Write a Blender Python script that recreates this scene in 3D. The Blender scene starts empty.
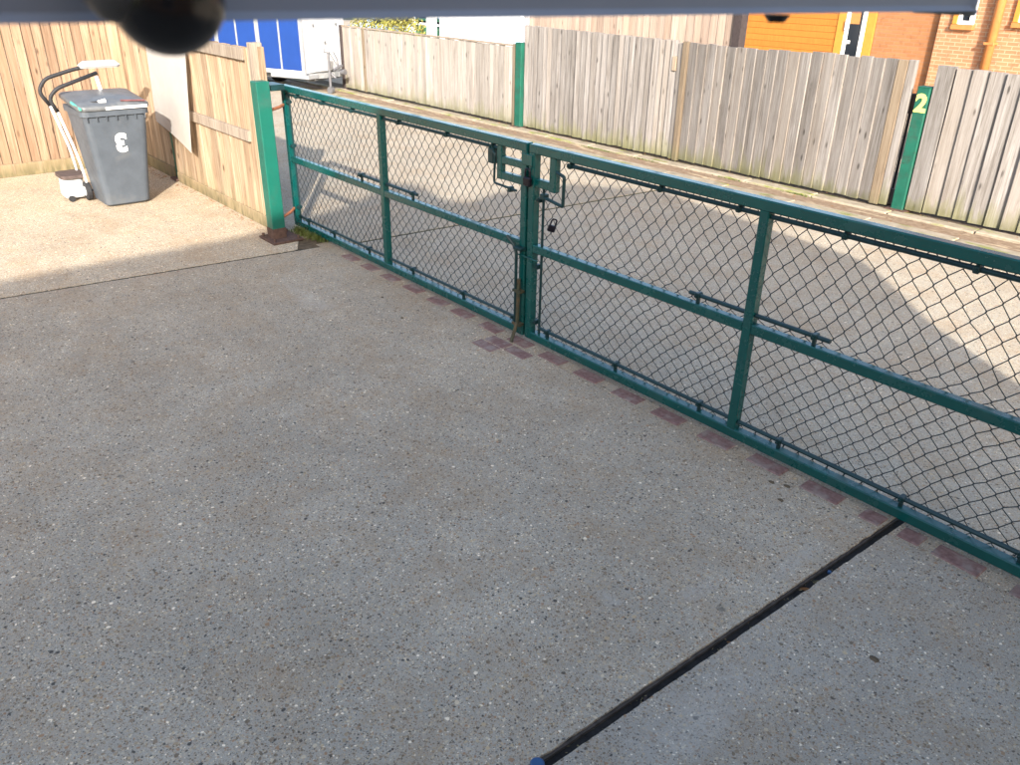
import bpy, bmesh, math, random
from mathutils import Vector, Matrix, noise
random.seed(7)
sc = bpy.context.scene
C = sc.collection

# ------------------------------------------------------------------ camera, sky, sun, exposure
CAM_H = 2.28
th, roll, az = math.radians(26.8), math.radians(1.03), math.radians(40.1)
hx = Vector((-math.cos(az), math.sin(az), 0))
FW = (hx*math.cos(th) + Vector((0, 0, -math.sin(th)))).normalized()
r0 = hx.cross(Vector((0, 0, 1))).normalized(); u0 = r0.cross(FW)
RT = r0*math.cos(roll) + u0*math.sin(roll); UP = u0*math.cos(roll) - r0*math.sin(roll)
cam = bpy.data.cameras.new('camera'); camo = bpy.data.objects.new('camera', cam); C.objects.link(camo)
m = Matrix((RT, UP, -FW)).transposed().to_4x4(); m.translation = Vector((0, 0, CAM_H))
camo.matrix_world = m
cam.sensor_width = 36; cam.lens = 812/1020*36
cam.clip_start = 0.02; cam.clip_end = 2000
cam.dof.use_dof = True; cam.dof.focus_distance = 5.5; cam.dof.aperture_fstop = 9.0
sc.camera = camo

SUN_EL = math.radians(23.0)
sun_h = Vector((0.829, -0.559, 0)).normalized()            # towards the sun
sun_dir = sun_h*math.cos(SUN_EL) + Vector((0, 0, math.sin(SUN_EL)))
w = bpy.data.worlds.new('World'); sc.world = w; w.use_nodes = True
nt = w.node_tree; bg = nt.nodes['Background']
sky = nt.nodes.new('ShaderNodeTexSky'); sky.sky_type = 'NISHITA'; sky.sun_disc = False
sky.sun_elevation = SUN_EL; sky.sun_rotation = math.atan2(sun_h.x, sun_h.y)
sky.air_density = 1.0; sky.dust_density = 3.0; sky.ozone_density = 1.0
nt.links.new(sky.outputs[0], bg.inputs[0]); bg.inputs[1].default_value = 0.15
sl = bpy.data.lights.new('sun', 'SUN'); sl.energy = 3.45; sl.angle = math.radians(0.53); sl.color = (1.0, 0.945, 0.865)
so = bpy.data.objects.new('sun', sl); C.objects.link(so)
so.rotation_euler = (-sun_dir).to_track_quat('-Z', 'Y').to_euler(); so.location = sun_dir*40
vs = sc.view_settings
vs.view_transform = 'Standard'; vs.look = 'None'; vs.exposure = 1.68; vs.gamma = 1.0; vs.use_curve_mapping = False

# ------------------------------------------------------------------ helpers
def wloc(o):
    v = Vector((0, 0, 0))
    while o is not None:
        v += o.location; o = o.parent
    return v
def tag(o, label=None, cat=None, group=None, kind=None):
    if label: o['label'] = label
    if cat: o['category'] = cat
    if group: o['group'] = group
    if kind: o['kind'] = kind
    return o
def thing(name, label, cat, loc=(0, 0, 0), group=None, kind=None):
    o = bpy.data.objects.new(name, None); C.objects.link(o); o.location = loc
    o.empty_display_size = 0.1
    return tag(o, label, cat, group, kind)
def link(name, me, parent=None):
    o = bpy.data.objects.new(name, me); C.objects.link(o)
    if parent is not None: o.parent = parent
    return o
def obj(name, bm, mat, parent=None, smooth=False, origin=None):
    """bm is in world space; parent offset is taken out here"""
    me = bpy.data.meshes.new(name)
    bmesh.ops.recalc_face_normals(bm, faces=bm.faces[:])
    off = wloc(parent) if parent is not None else Vector((0, 0, 0))
    org = Vector(origin) if origin is not None else off
    bmesh.ops.translate(bm, verts=bm.verts[:], vec=-org)
    bm.to_mesh(me); bm.free()
    if smooth:
        for p in me.polygons: p.use_smooth = True
    me.materials.append(M[mat])
    o = link(name, me, parent); o.location = org - off
    return o
def box(bm, x0, x1, y0, y1, z0, z1, bev=0.0):
    r = bmesh.ops.create_cube(bm, size=1)
    vv = r['verts']
    for v in vv:
        v.co = Vector(((x0+x1)/2 + v.co.x*(x1-x0), (y0+y1)/2 + v.co.y*(y1-y0), (z0+z1)/2 + v.co.z*(z1-z0)))
    if bev:
        ed = list({e for v in vv for e in v.link_edges})
        bmesh.ops.bevel(bm, geom=ed, offset=bev, segments=1, affect='EDGES')
    return vv
def nb(): return bmesh.new()
def bx(*a, bev=0.0):
    b = nb(); box(b, *a, bev=bev); return b
def obox(bm, p, q, wd, hd, up=Vector((0, 0, 1)), bev=0.0):
    """box bar from p to q, width wd (sideways) and height hd (along up)"""
    p, q = Vector(p), Vector(q); d = (q-p); L = d.length; d.normalize()
    s = d.cross(up)
    if s.length < 1e-4: s = d.cross(Vector((0, 1, 0)))
    s.normalize(); u = s.cross(d)
    r = bmesh.ops.create_cube(bm, size=1); vv = r['verts']
    for v in vv:
        v.co = p + d*((v.co.x+.5)*L) + s*(v.co.y*wd) + u*(v.co.z*hd)
    if bev:
        ed = list({e for v in vv for e in v.link_edges})
        bmesh.ops.bevel(bm, geom=ed, offset=bev, segments=1, affect='EDGES')
def tube(bm, pts, r, n=8, cap=True):
    pts = [Vector(p) for p in pts]; rings = []
    ref = Vector((0.31, 0.17, 0.93)).normalized()
    for i, p in enumerate(pts):
        d = (pts[min(i+1, len(pts)-1)] - pts[max(i-1, 0)]).normalized()
        s = d.cross(ref)
        if s.length < 1e-3: s = d.cross(Vector((1, 0, 0)))
        s.normalize(); u = d.cross(s)
        rr = r[i] if isinstance(r, (list, tuple)) else r
        rings.append([bm.verts.new(p + (s*math.cos(2*math.pi*k/n) + u*math.sin(2*math.pi*k/n))*rr) for k in range(n)])
    for a, b in zip(rings, rings[1:]):
        for k in range(n): bm.faces.new((a[k], a[(k+1) % n], b[(k+1) % n], b[k]))
    if cap: bm.faces.new(rings[0]); bm.faces.new(rings[-1])
def arc_pts(pts, rad=0.08, n=5):
    """round the corners of a polyline"""
    pts = [Vector(p) for p in pts]; out = [pts[0]]
    for a, b, c in zip(pts, pts[1:], pts[2:]):
        d1 = (a-b); d2 = (c-b); k = min(rad, d1.length*.45, d2.length*.45)
        p, q = b + d1.normalized()*k, b + d2.normalized()*k
        for i in range(n+1):
            t = i/n; out.append(p*(1-t)**2 + b*2*t*(1-t) + q*t*t)
    out.append(pts[-1]); return out
def prism(bm, poly, z0, z1):
    a = [bm.verts.new((x, y, z0)) for x, y in poly]; b = [bm.verts.new((x, y, z1)) for x, y in poly]
    n = len(poly)
    bm.faces.new(a); bm.faces.new(b)
    for i in range(n): bm.faces.new((a[i], a[(i+1) % n], b[(i+1) % n], b[i]))
def loft(bm, rings, cap0=True, cap1=True):
    vs_ = [[bm.verts.new(p) for p in r] for r in rings]
    n = len(vs_[0])
    for a, b in zip(vs_, vs_[1:]):
        for k in range(n): bm.faces.new((a[k], a[(k+1) % n], b[(k+1) % n], b[k]))
    if cap0: bm.faces.new(vs_[0])
    if cap1: bm.faces.new(vs_[-1])
def rrect(x0, x1, y0, y1, z, r, n=4):
    out = []
    for cx, cy, a0 in ((x1-r, y1-r, 0), (x0+r, y1-r, 90), (x0+r, y0+r, 180), (x1-r, y0+r, 270)):
        for i in range(n+1):
            a = math.radians(a0 + 90*i/n); out.append(Vector((cx + r*math.cos(a), cy + r*math.sin(a), z)))
    return out
def text_part(s, size, mat, parent, loc, rot, name='number_marking', bold=0.0):
    cu = bpy.data.curves.new('t', 'FONT'); cu.body = s; cu.size = size; cu.align_x = 'CENTER'; cu.align_y = 'CENTER'
    cu.extrude = 0.001; cu.offset = bold
    t = bpy.data.objects.new('t', cu); C.objects.link(t)
    me = bpy.data.meshes.new_from_object(t.evaluated_get(bpy.context.evaluated_depsgraph_get()))
    bpy.data.objects.remove(t); me.materials.clear(); me.materials.append(M[mat])
    o = link(name, me, parent); o.location = Vector(loc) - wloc(parent); o.rotation_euler = rot
    return o

# ------------------------------------------------------------------ materials
M = {}
class NT:
    def __init__(s, name, rough=0.6, spec=0.5, metal=0.0):
        s.m = bpy.data.materials.new(name); s.m.use_nodes = True; M[name] = s.m
        s.t = s.m.node_tree; s.b = s.t.nodes['Principled BSDF']
        s.b.inputs['Roughness'].default_value = rough; s.b.inputs['Metallic'].default_value = metal
        s.b.inputs['Specular IOR Level'].default_value = spec
    def n(s, typ, **kw):
        nd = s.t.nodes.new('ShaderNode'+typ)
        for k, v in kw.items():
            if hasattr(nd, k): setattr(nd, k, v)
        return nd
    def l(s, a, b): s.t.links.new(a, b)
    def put(s, inp, v):
        if isinstance(v, bpy.types.NodeSocket): s.l(v, inp)
        else: inp.default_value = v
    def math(s, op, a, b=None, c=None, clamp=False):
        nd = s.n('Math', operation=op); nd.use_clamp = clamp
        for i, v in enumerate((a, b, c)):
            if v is not None: s.put(nd.inputs[i], v)
        return nd.outputs[0]
    def mapr(s, v, a, b, c=0.0, d=1.0):
        nd = s.n('MapRange'); nd.clamp = True
        s.put(nd.inputs[0], v)
        for i, q in enumerate((a, b, c, d)): nd.inputs[i+1].default_value = q
        return nd.outputs[0]
    def mix(s, f, a, b, mode='MIX'):
        nd = s.n('Mix', data_type='RGBA', blend_type=mode)
        s.put(nd.inputs[0], f)
        for i, v in ((6, a), (7, b)):
            if isinstance(v, tuple): v = (*v[:3], 1)
            s.put(nd.inputs[i], v)
        return nd.outputs[2]
    def noise(s, vec, scale, detail=4, rough=0.55, dist=0.0):
        nd = s.n('TexNoise'); nd.inputs['Scale'].default_value = scale; nd.inputs['Detail'].default_value = detail
        nd.inputs['Roughness'].default_value = rough; nd.inputs['Distortion'].default_value = dist
        if vec is not None: s.l(vec, nd.inputs['Vector'])
        return nd.outputs['Fac']
    def vor(s, vec, scale, rnd=1.0):
        nd = s.n('TexVoronoi'); nd.inputs['Scale'].default_value = scale; nd.inputs['Randomness'].default_value = rnd
        s.l(vec, nd.inputs['Vector']); return nd
    def ramp(s, v, stops, interp='LINEAR'):
        nd = s.n('ValToRGB'); cr = nd.color_ramp; cr.interpolation = interp
        while len(cr.elements) < len(stops): cr.elements.new(0.5)
        for e, (p, c) in zip(cr.elements, stops):
            e.position = p; e.color = (*c, 1) if isinstance(c, tuple) else (c, c, c, 1)
        s.put(nd.inputs[0], v); return nd.outputs[0]
    def pos(s): return s.n('NewGeometry').outputs['Position']
    def ocoord(s): return s.n('TexCoord').outputs['Object']
    def vmul(s, v, k):
        nd = s.n('VectorMath', operation='MULTIPLY'); s.l(v, nd.inputs[0]); nd.inputs[1].default_value = k; return nd.outputs[0]
    def vadd(s, a, b):
        nd = s.n('VectorMath', operation='ADD'); s.l(a, nd.inputs[0]); s.put(nd.inputs[1], b); return nd.outputs[0]
    def sep(s, v):
        nd = s.n('SeparateXYZ'); s.l(v, nd.inputs[0]); return nd.outputs
    def rnd(s): return s.n('ObjectInfo').outputs['Random']
    def bump(s, h, strength=0.3, dist=0.01):
        nd = s.n('Bump'); nd.inputs['Strength'].default_value = strength; nd.inputs['Distance'].default_value = dist
        s.l(h, nd.inputs['Height']); s.l(nd.outputs[0], s.b.inputs['Normal'])
    def col(s, v):
        if isinstance(v, tuple): v = (*v[:3], 1)
        s.put(s.b.inputs['Base Color'], v)
    def rough(s, v): s.put(s.b.inputs['Roughness'], v)

def mat_aggregate(name, cement, tint, pebble_share=0.6, stain=0.2, patch=None, size=1.0):
    k = NT(name, 0.9, 0.25); p = k.pos()
    wob = k.n('TexNoise'); wob.inputs['Scale'].default_value = 75; wob.inputs['Detail'].default_value = 3; k.l(p, wob.inputs['Vector'])
    pv = k.vadd(p, k.vmul(wob.outputs['Color'], (.012, .012, .0)))
    t = tint
    def tc(a, b, c): return (a*t[0], b*t[1], c*t[2])
    stops = [(0.0, tc(.03, .03, .034)), (.075, tc(.10, .08, .062)), (.21, tc(.155, .125, .10)), (.36, tc(.22, .18, .135)), (.50, tc(.29, .26, .225)),
             (.62, tc(.235, .225, .215)), (.74, tc(.31, .255, .18)), (.82, tc(.21, .135, .09)), (.885, tc(.37, .33, .27)), (.962, tc(.58, .54, .47))]
    big = k.noise(p, 1.1, 5, .6); mid = k.noise(p, 6.0, 6, .68); sm = k.noise(p, 26, 5, .7); fine = k.noise(p, 260, 4, .75); fine2 = k.noise(p, 110, 4, .7)
    cem = k.mix(k.mapr(fine, .32, .68), tuple(c*.62 for c in cement), tuple(c*1.3 for c in cement))
    cem = k.mix(k.mapr(fine2, .35, .65, 0, .55), cem, tuple(c*.78 for c in cement))
    share = k.math('ADD', k.math('ADD', k.mapr(mid, .3, .7, -.22, .22), k.mapr(sm, .3, .7, -.15, .15)), pebble_share)
    c = cem; H = k.math('MULTIPLY', fine, .3)
    for sc_, off, fac in ((230, 0.0, 1.0), (140, 3.0, .85), (92, 7.0, .62), (60, 5.0, .2)):
        v1 = k.vor(k.vadd(pv, (off, off*.7, 0.0)), sc_*size); s1 = k.n('SeparateColor'); k.l(v1.outputs['Color'], s1.inputs[0])
        edge = k.math('ADD', v1.outputs['Distance'], k.mapr(s1.outputs[2], 0, 1, -.10, .10))
        on = k.math('MULTIPLY', k.math('LESS_THAN', s1.outputs[1], k.math('MULTIPLY', share, fac)), k.mapr(edge, .47, .36))
        peb = k.ramp(s1.outputs[0], stops, 'CONSTANT')
        c = k.mix(k.math('MULTIPLY', on, .88), c, peb); H = k.math('MAXIMUM', H, k.math('MULTIPLY', on, .9))
    dark = k.mapr(k.math('ADD', k.math('MULTIPLY', big, .55), k.math('MULTIPLY', mid, .45)), .36, .64, 1-stain, 1+stain*.5)
    cc = k.n('CombineColor'); [k.l(dark, cc.inputs[i]) for i in range(3)]
    c = k.mix(1.0, c, cc.outputs[0], 'MULTIPLY')
    brn = k.mapr(k.noise(k.vadd(p, (31.0, 17.0, 0.0)), 2.4, 6, .68), .47, .66, 0, .42)
    c = k.mix(k.math('MULTIPLY', brn, k.mapr(sm, .35, .6, .35, 1)), c, (.235*t[0]/1.3, .165*t[1]/1.3, .10*t[2]/1.3))
    spot = k.vor(k.vadd(p, (5.0, 2.0, 0.0)), 2.3)
    se = k.math('ADD', spot.outputs['Distance'], k.mapr(k.noise(p, 60, 4, .7), .3, .7, -.03, .03))
    c = k.mix(k.math('MULTIPLY', k.mapr(se, .05, .02), .6), c, (.06, .055, .05))
    if patch:
        for (px, py, rx, ry) in patch:
            q = k.n('VectorMath', operation='SUBTRACT'); k.l(p, q.inputs[0]); q.inputs[1].default_value = (px, py, 0)
            q2 = k.vmul(q.outputs[0], (1/rx, 1/ry, 0)); ln = k.n('VectorMath', operation='LENGTH'); k.l(q2, ln.inputs[0])
            f = k.mapr(k.math('ADD', ln.outputs['Value'], k.mapr(k.noise(p, 9, 5, .7), .25, .75, -.7, .7)), 1.0, .2)
            c = k.mix(k.math('MULTIPLY', f, .30), c, (.42, .385, .33))
    k.col(c); k.bump(H, .6, .004)
    return k
mat_aggregate('apron_concrete', (.41, .36, .283), (1.60, 1.42, 1.16), .76, .20,
              patch=[(-1.68, 1.98, .09, .05), (-1.5, 2.3, .05, .16), (-1.35, 2.75, .05, .4), (-5.5, 2.6, .5, .12)])
mat_aggregate('corner_concrete', (.36, .32, .26), (1.42, 1.3, 1.1), .62, .18, patch=[(-1.08, 1.75, .14, .45)])
mat_aggregate('pad_concrete', (.50, .435, .335), (2.05, 1.8, 1.44), .85, .16)
mat_aggregate('road_concrete', (.435, .385, .305), (1.62, 1.44, 1.18), .55, .14)

def mat_wood(name, cols, algae=0.0, var=0.25, knots=True, rough=0.85, grainz=1.6):
    k = NT(name, rough, 0.2); o = k.ocoord(); r = k.rnd()
    rv = k.n('CombineXYZ')
    for i, f in enumerate((37.0, 11.0, 53.0)): k.l(k.math('MULTIPLY', r, f), rv.inputs[i])
    p = k.vadd(o, rv.outputs[0])
    warp = k.noise(k.vmul(p, (2, 2, .8)), 2.0, 2)
    g = k.noise(k.vmul(p, (46, 46, grainz)), 1.0, 7, .72, .8)
    g2 = k.noise(k.vmul(p, (9, 9, .9)), 1.0, 4, .6, .3)
    f = k.math('ADD', k.math('MULTIPLY', g, .72), k.math('MULTIPLY', g2, .28))
    c = k.ramp(f, [(.34, cols[0]), (.46, cols[1]), (.56, cols[2]), (.67, cols[3])])
    if knots:
        v = k.vor(k.vmul(p, (9.0, 9.0, 3.2)), 1.0)
        kn = k.math('MULTIPLY', k.mapr(k.math('ADD', v.outputs['Distance'], k.mapr(g, .3, .7, -.06, .06)), .16, .06), k.mapr(warp, .34, .44))
        c = k.mix(k.math('MULTIPLY', kn, .85), c, tuple(q*.45 for q in cols[0]))
    # every board its own tint
    r2 = k.n('TexWhiteNoise', noise_dimensions='1D'); k.l(r, r2.inputs['W'])
    b = k.mapr(r2.outputs['Value'], 0, 1, 1-var, 1+var*.8)
    cc = k.n('CombineColor'); [k.l(b, cc.inputs[i]) for i in range(3)]
    c = k.mix(1.0, c, cc.outputs[0], 'MULTIPLY')
    c = k.mix(k.mapr(r, .7, 1.0, 0, .3), c, (cols[3][0]*.98, cols[3][1]*.86, cols[3][2]*.72))
    pos = k.pos(); z = k.sep(pos)[2]
    if algae:
        n = k.noise(k.vmul(pos, (9, 9, 2.2)), 1.0, 5, .6)
        top = k.mapr(n, .3, .7, .05, .50)
        a = k.math('MULTIPLY', k.math('SUBTRACT', 1.0, k.math('DIVIDE', z, top), clamp=True), algae)
        c = k.mix(a, c, (.135, .135, .045))
        dn = k.noise(k.vmul(pos, (14, 14, 5)), 1.0, 4)
        d = k.math('MULTIPLY', k.math('MULTIPLY', k.mapr(z, .16, .03), k.mapr(dn, .4, .6)), .6)
        c = k.mix(d, c, (.07, .065, .035))
    k.col(c); k.bump(f, .35, .004)
mat_wood('grey_boards', [(0.100, 0.086, 0.075), (0.178, 0.159, 0.144), (0.247, 0.227, 0.212), (0.320, 0.300, 0.283)], algae=.8, var=.26)
mat_wood('dimmed_boards', [(0.086, 0.075, 0.067), (0.153, 0.139, 0.128), (0.213, 0.198, 0.189), (0.276, 0.262, 0.253)], algae=.8, var=.26)  # grey boards darkened to offset the extra sun on their tilted faces
mat_wood('pale_boards', [(0.142, 0.121, 0.107), (0.229, 0.205, 0.182), (0.286, 0.263, 0.241), (0.349, 0.330, 0.309)], algae=.65, var=.2)
mat_wood('orange_post', [(.10, .075, .052), (.155, .118, .082), (.19, .15, .108), (.235, .19, .145)], algae=.3)
mat_wood('new_boards', [(0.112, 0.066, 0.042), (0.202, 0.129, 0.082), (0.262, 0.178, 0.119), (0.327, 0.237, 0.169)], var=.26, algae=.05)
mat_wood('yellow_boards', [(0.108, 0.070, 0.043), (0.221, 0.154, 0.099), (0.297, 0.220, 0.150), (0.378, 0.295, 0.215)], var=.32, algae=.3)
mat_wood('weathered_rail', [(.14, .105, .075), (.22, .175, .135), (.285, .235, .185), (.35, .295, .24)], var=.12)
mat_wood('gravel_wood', [(.152, .108, .068), (.224, .164, .104), (.272, .208, .140), (.320, .256, .184)], algae=.4)
mat_wood('far_boards', [(.204, .140, .106), (.281, .212, .170), (.332, .259, .212), (.383, .315, .268)], var=.2)
mat_wood('orange_cladding', [(0.290, 0.107, 0.020), (0.343, 0.133, 0.025), (0.370, 0.146, 0.029), (0.396, 0.163, 0.034)], var=.05, knots=False, rough=.55)

def mat_plain(name, c, rough=.6, spec=.4, metal=0., nscale=0, namt=.2, bump=0., dirt=None, dscale=4):
    k = NT(name, rough, spec, metal); v = c
    if nscale or dirt:
        p = k.ocoord()
        if nscale:
            f = k.noise(p, nscale, 5, .6)
            v = k.mix(k.mapr(f, .3, .7), tuple(q*(1-namt) for q in c), tuple(q*(1+namt) for q in c))
            if bump: k.bump(f, bump, .003)
        if dirt:
            d = k.mapr(k.noise(p, dscale, 7, .7), .5, .68)
            v = k.mix(k.math('MULTIPLY', d, dirt[1]), v, dirt[0])
            k.rough(k.mapr(d, 0, 1, rough, min(1, rough+.25)))
    k.col(v); return k
mat_plain('gate_paint', (.0015, .060, .055), .22, .55, nscale=6, namt=.10, bump=.015, dirt=((.03, .06, .055), .18), dscale=5)
k = None
def chips(name, rust, th0, amt, sc_):
    m_ = M[name]; t_ = m_.node_tree; b_ = t_.nodes['Principled BSDF']; src = b_.inputs['Base Color'].links[0].from_socket
    tc_ = t_.nodes.new('ShaderNodeTexCoord'); n_ = t_.nodes.new('ShaderNodeTexNoise'); n_.inputs['Scale'].default_value = sc_; n_.inputs['Detail'].default_value = 6; n_.inputs['Roughness'].default_value = .7
    t_.links.new(tc_.outputs['Object'], n_.inputs['Vector'])
    r_ = t_.nodes.new('ShaderNodeMapRange'); t_.links.new(n_.outputs['Fac'], r_.inputs[0]); r_.inputs[1].default_value = th0; r_.inputs[2].default_value = th0+.03; r_.inputs[4].default_value = amt
    x_ = t_.nodes.new('ShaderNodeMix'); x_.data_type = 'RGBA'; t_.links.new(r_.outputs[0], x_.inputs[0]); t_.links.new(src, x_.inputs[6]); x_.inputs[7].default_value = (*rust, 1)
    t_.links.new(x_.outputs[2], b_.inputs['Base Color'])
mat_late = [('post_paint', (.05, .035, .022), .70, .7, 14), ('old_post_paint', (.04, .03, .02), .62, .6, 9)]
chips('gate_paint', (.06, .035, .022), .76, .6, 26)
mat_plain('rod_paint', (.003, .024, .026), .4, .45, nscale=20, namt=.25)
mat_plain('wire_coating', (.006, .014, .016), .5, .4)
mat_plain('post_paint', (.004, .098, .068), .42, .45, nscale=5, namt=.12, bump=.05, dirt=((.02, .08, .055), .5), dscale=7)
mat_plain('old_post_paint', (.008, .088, .058), .6, .3, nscale=7, namt=.2, dirt=((.035, .05, .04), .6), dscale=6)
mat_plain('rusty_steel', (.085, .05, .038), .8, .3, nscale=30, namt=.4, bump=.3)
mat_plain('rust_orange', (.35, .13, .06), .8, .3, nscale=40, namt=.3)
mat_plain('bolt_olive', (.04, .042, .022), .6, .4, nscale=25, namt=.4, dirt=((.11, .06, .03), .7), dscale=20)
mat_plain('bin_plastic', (.062, .074, .090), .5, .4, nscale=7, namt=.14, bump=.05, dirt=((.12, .12, .115), .4), dscale=5)
mat_plain('lid_plastic', (.085, .092, .10), .42, .45, nscale=9, namt=.15, dirt=((.22, .22, .21), .35), dscale=8)
mat_plain('white_paint', (.78, .78, .77), .5, .4, nscale=12, namt=.05, dirt=((.45, .42, .38), .3), dscale=7)
mat_plain('red_smear', (.20, .07, .065), .6, .3, nscale=40, namt=.4)
mat_plain('mint_plastic', (.08, .42, .30), .5, .4)
mat_plain('yellow_paint', (.80, .78, .18), .6, .3, nscale=30, namt=.08)
mat_plain('white_board', (.70, .66, .62), .7, .25, nscale=3, namt=.05, dirt=((.62, .55, .48), .35), dscale=2.5)
mat_plain('black_rubber', (.018, .018, .02), .65, .4, nscale=30, namt=.3)
mat_plain('dark_brown', (.075, .055, .05), .7, .3, nscale=20, namt=.3)
mat_plain('grey_plate', (.2, .2, .215), .35, .5, metal=.6, nscale=20, namt=.1)
mat_plain('grey_plastic', (.42, .42, .42), .55, .4, nscale=10, namt=.1, dirt=((.30, .12, .10), .4), dscale=14)
mat_plain('beam_paint', (.19, .215, .26), .45, .4, nscale=8, namt=.06)
mat_plain('neck_grey', (.06, .06, .062), .45, .4, nscale=40, namt=.2)
mat_plain('black_glossy', (.004, .004, .005), .22, .5)
mat_plain('trailer_blue', (.010, .040, .185), .32, .5, nscale=3, namt=.06)
mat_plain('trailer_white', (.48, .49, .50), .4, .45, nscale=3, namt=.05, dirt=((.34, .34, .34), .3), dscale=3)
mat_plain('aluminium', (.42, .43, .45), .38, .5, metal=.55, nscale=15, namt=.08)
mat_plain('chassis_steel', (.17, .175, .18), .5, .4, metal=.4, nscale=20, namt=.2)
mat_plain('van_white', (.80, .81, .82), .3, .5)
mat_plain('tinted_glass', (.012, .016, .022), .12, .3)
mat_plain('pale_blue_plastic', (.42, .54, .68), .4, .4)
mat_plain('dark_timber', (.045, .035, .035), .8, .2, nscale=30, namt=.3)
mat_plain('trim_orange', (.44, .19, .032), .55, .35, nscale=14, namt=.08)
mat_plain('pipe_brown', (.40, .16, .05), .5, .4, nscale=12, namt=.12)
mat_plain('upvc_white', (.80, .80, .80), .35, .45)
mat_plain('summerhouse_green', (.02, .13, .07), .6, .3, nscale=10, namt=.15)
mat_plain('dirt', (.10, .075, .05), .95, .1, nscale=18, namt=.4, bump=.5)
mat_plain('channel_dark', (.018, .017, .016), .85, .2, nscale=25, namt=.5, bump=.4)
mat_plain('channel_lip', (.06, .05, .042), .85, .2, nscale=30, namt=.4, bump=.4)
mat_plain('joint_filler', (.03, .027, .022), .95, .1, nscale=40, namt=.4, bump=.5)
mat_plain('mossy_joint', (.06, .055, .03), .95, .1, nscale=14, namt=.5, bump=.5)
mat_plain('mortar', (.24, .235, .23), .95, .15, nscale=60, namt=.25, bump=.5)
mat_plain('leaf_brown', (.28, .13, .05), .8, .2, nscale=60, namt=.4)
mat_plain('blue_plastic', (.015, .06, .15), .4, .45)
mat_plain('roof_tile', (.12, .08, .065), .8, .2, nscale=6, namt=.3)
mat_plain('field', (.075, .085, .04), .95, .1, nscale=1.2, namt=.35)
mat_plain('steel_lock', (.012, .010, .016), .35, .5, metal=.5, nscale=30, namt=.4)
mat_plain('red_metal', (.30, .03, .03), .35, .5)

for a_ in mat_late: chips(*a_)
k = NT('paving_brick', .9, .2); p = k.pos(); n = k.noise(p, 45, 6, .65)
r = k.rnd()
c = k.ramp(n, [(.3, (.125, .072, .066)), (.5, (.19, .112, .10)), (.7, (.255, .165, .148))])
k.col(k.mix(k.mapr(k.noise(p, 11, 4), .48, .64, 0, .5), c, (.30, .27, .235))); k.bump(n, .5, .003)
k = NT('mossy_edge', .95, .15); p = k.pos()
n = k.noise(p, 7, 6, .7); n2 = k.noise(k.vmul(p, (1.2, 5, 5)), 1.6, 5, .65)
c = k.mix(k.mapr(n, .3, .7), (.21, .175, .125), (.36, .31, .24))
c = k.mix(k.mapr(n2, .55, .66), c, (.17, .19, .04)); k.col(k.mix(k.mapr(k.noise(p, 3.2, 5), .56, .7, 0, .7), c, (.12, .10, .075))); k.bump(n, .5, .006)
k = NT('gutter_strip', .95, .15); p = k.pos(); n = k.noise(p, 16, 6, .7); n2 = k.noise(k.vmul(p, (1, 4, 4)), 2.0, 5, .65)
c = k.mix(k.mapr(n, .3, .7), (.15, .10, .065), (.27, .20, .14)); k.col(k.mix(k.mapr(n2, .55, .65), c, (.42, .34, .23))); k.bump(n, .6, .008)
def mat_brick(name, c1, c2, mortar, dark=(.5, .5, .5)):
    k = NT(name, .9, .2); p = k.pos(); s_ = k.sep(p); cb = k.n('CombineXYZ')
    k.l(k.math('ADD', s_[0], s_[1]), cb.inputs[0]); k.l(s_[2], cb.inputs[1])
    b = k.n('TexBrick'); k.l(cb.outputs[0], b.inputs['Vector'])
    b.inputs['Scale'].default_value = 1.0; b.inputs['Brick Width'].default_value = .225; b.inputs['Row Height'].default_value = .075
    b.inputs['Mortar Size'].default_value = .010; b.inputs['Mortar Smooth'].default_value = .15; b.inputs['Bias'].default_value = 0
    b.inputs['Color1'].default_value = (*c1, 1); b.inputs['Color2'].default_value = (*c2, 1); b.inputs['Mortar'].default_value = (*mortar, 1)
    n = k.noise(p, 9, 5); nb_ = k.noise(p, 1.5, 4)
    c = k.mix(k.mapr(n, .55, .7, 0, .5), b.outputs['Color'], tuple(q*.5 for q in c2))
    k.col(k.mix(k.mapr(nb_, .4, .7, 0, .25), c, tuple(q*.6 for q in c1)))
    inv = k.math('SUBTRACT', 1.0, b.outputs['Fac']); k.bump(inv, .7, .008)
mat_brick('house_brick', (.40, .19, .10), (.35, .16, .085), (.42, .29, .19))
mat_brick('garage_brick', (.32, .145, .065), (.28, .12, .052), (.27, .15, .085))
def mat_leaf(name, a, b):
    k = NT(name, .55, .35); n = k.noise(k.pos(), 9, 3)
    k.col(k.mix(k.mapr(n, .35, .65), a, b))
    k.b.inputs['Transmission Weight'].default_value = 0
mat_leaf('shrub_leaf', (.16, .17, .03), (.34, .29, .07))
mat_leaf('grass_blade', (.05, .085, .012), (.12, .13, .03))

# ------------------------------------------------------------------ ground and slabs
ZG = -0.14
g_ = bm = nb()
for v in ((-600, -600), (600, -600), (600, 600), (-600, 600)): bm.verts.new((v[0], v[1], ZG))
bm.faces.new(bm.verts[:]); tag(obj('ground', bm, 'field'), kind='structure')

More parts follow.
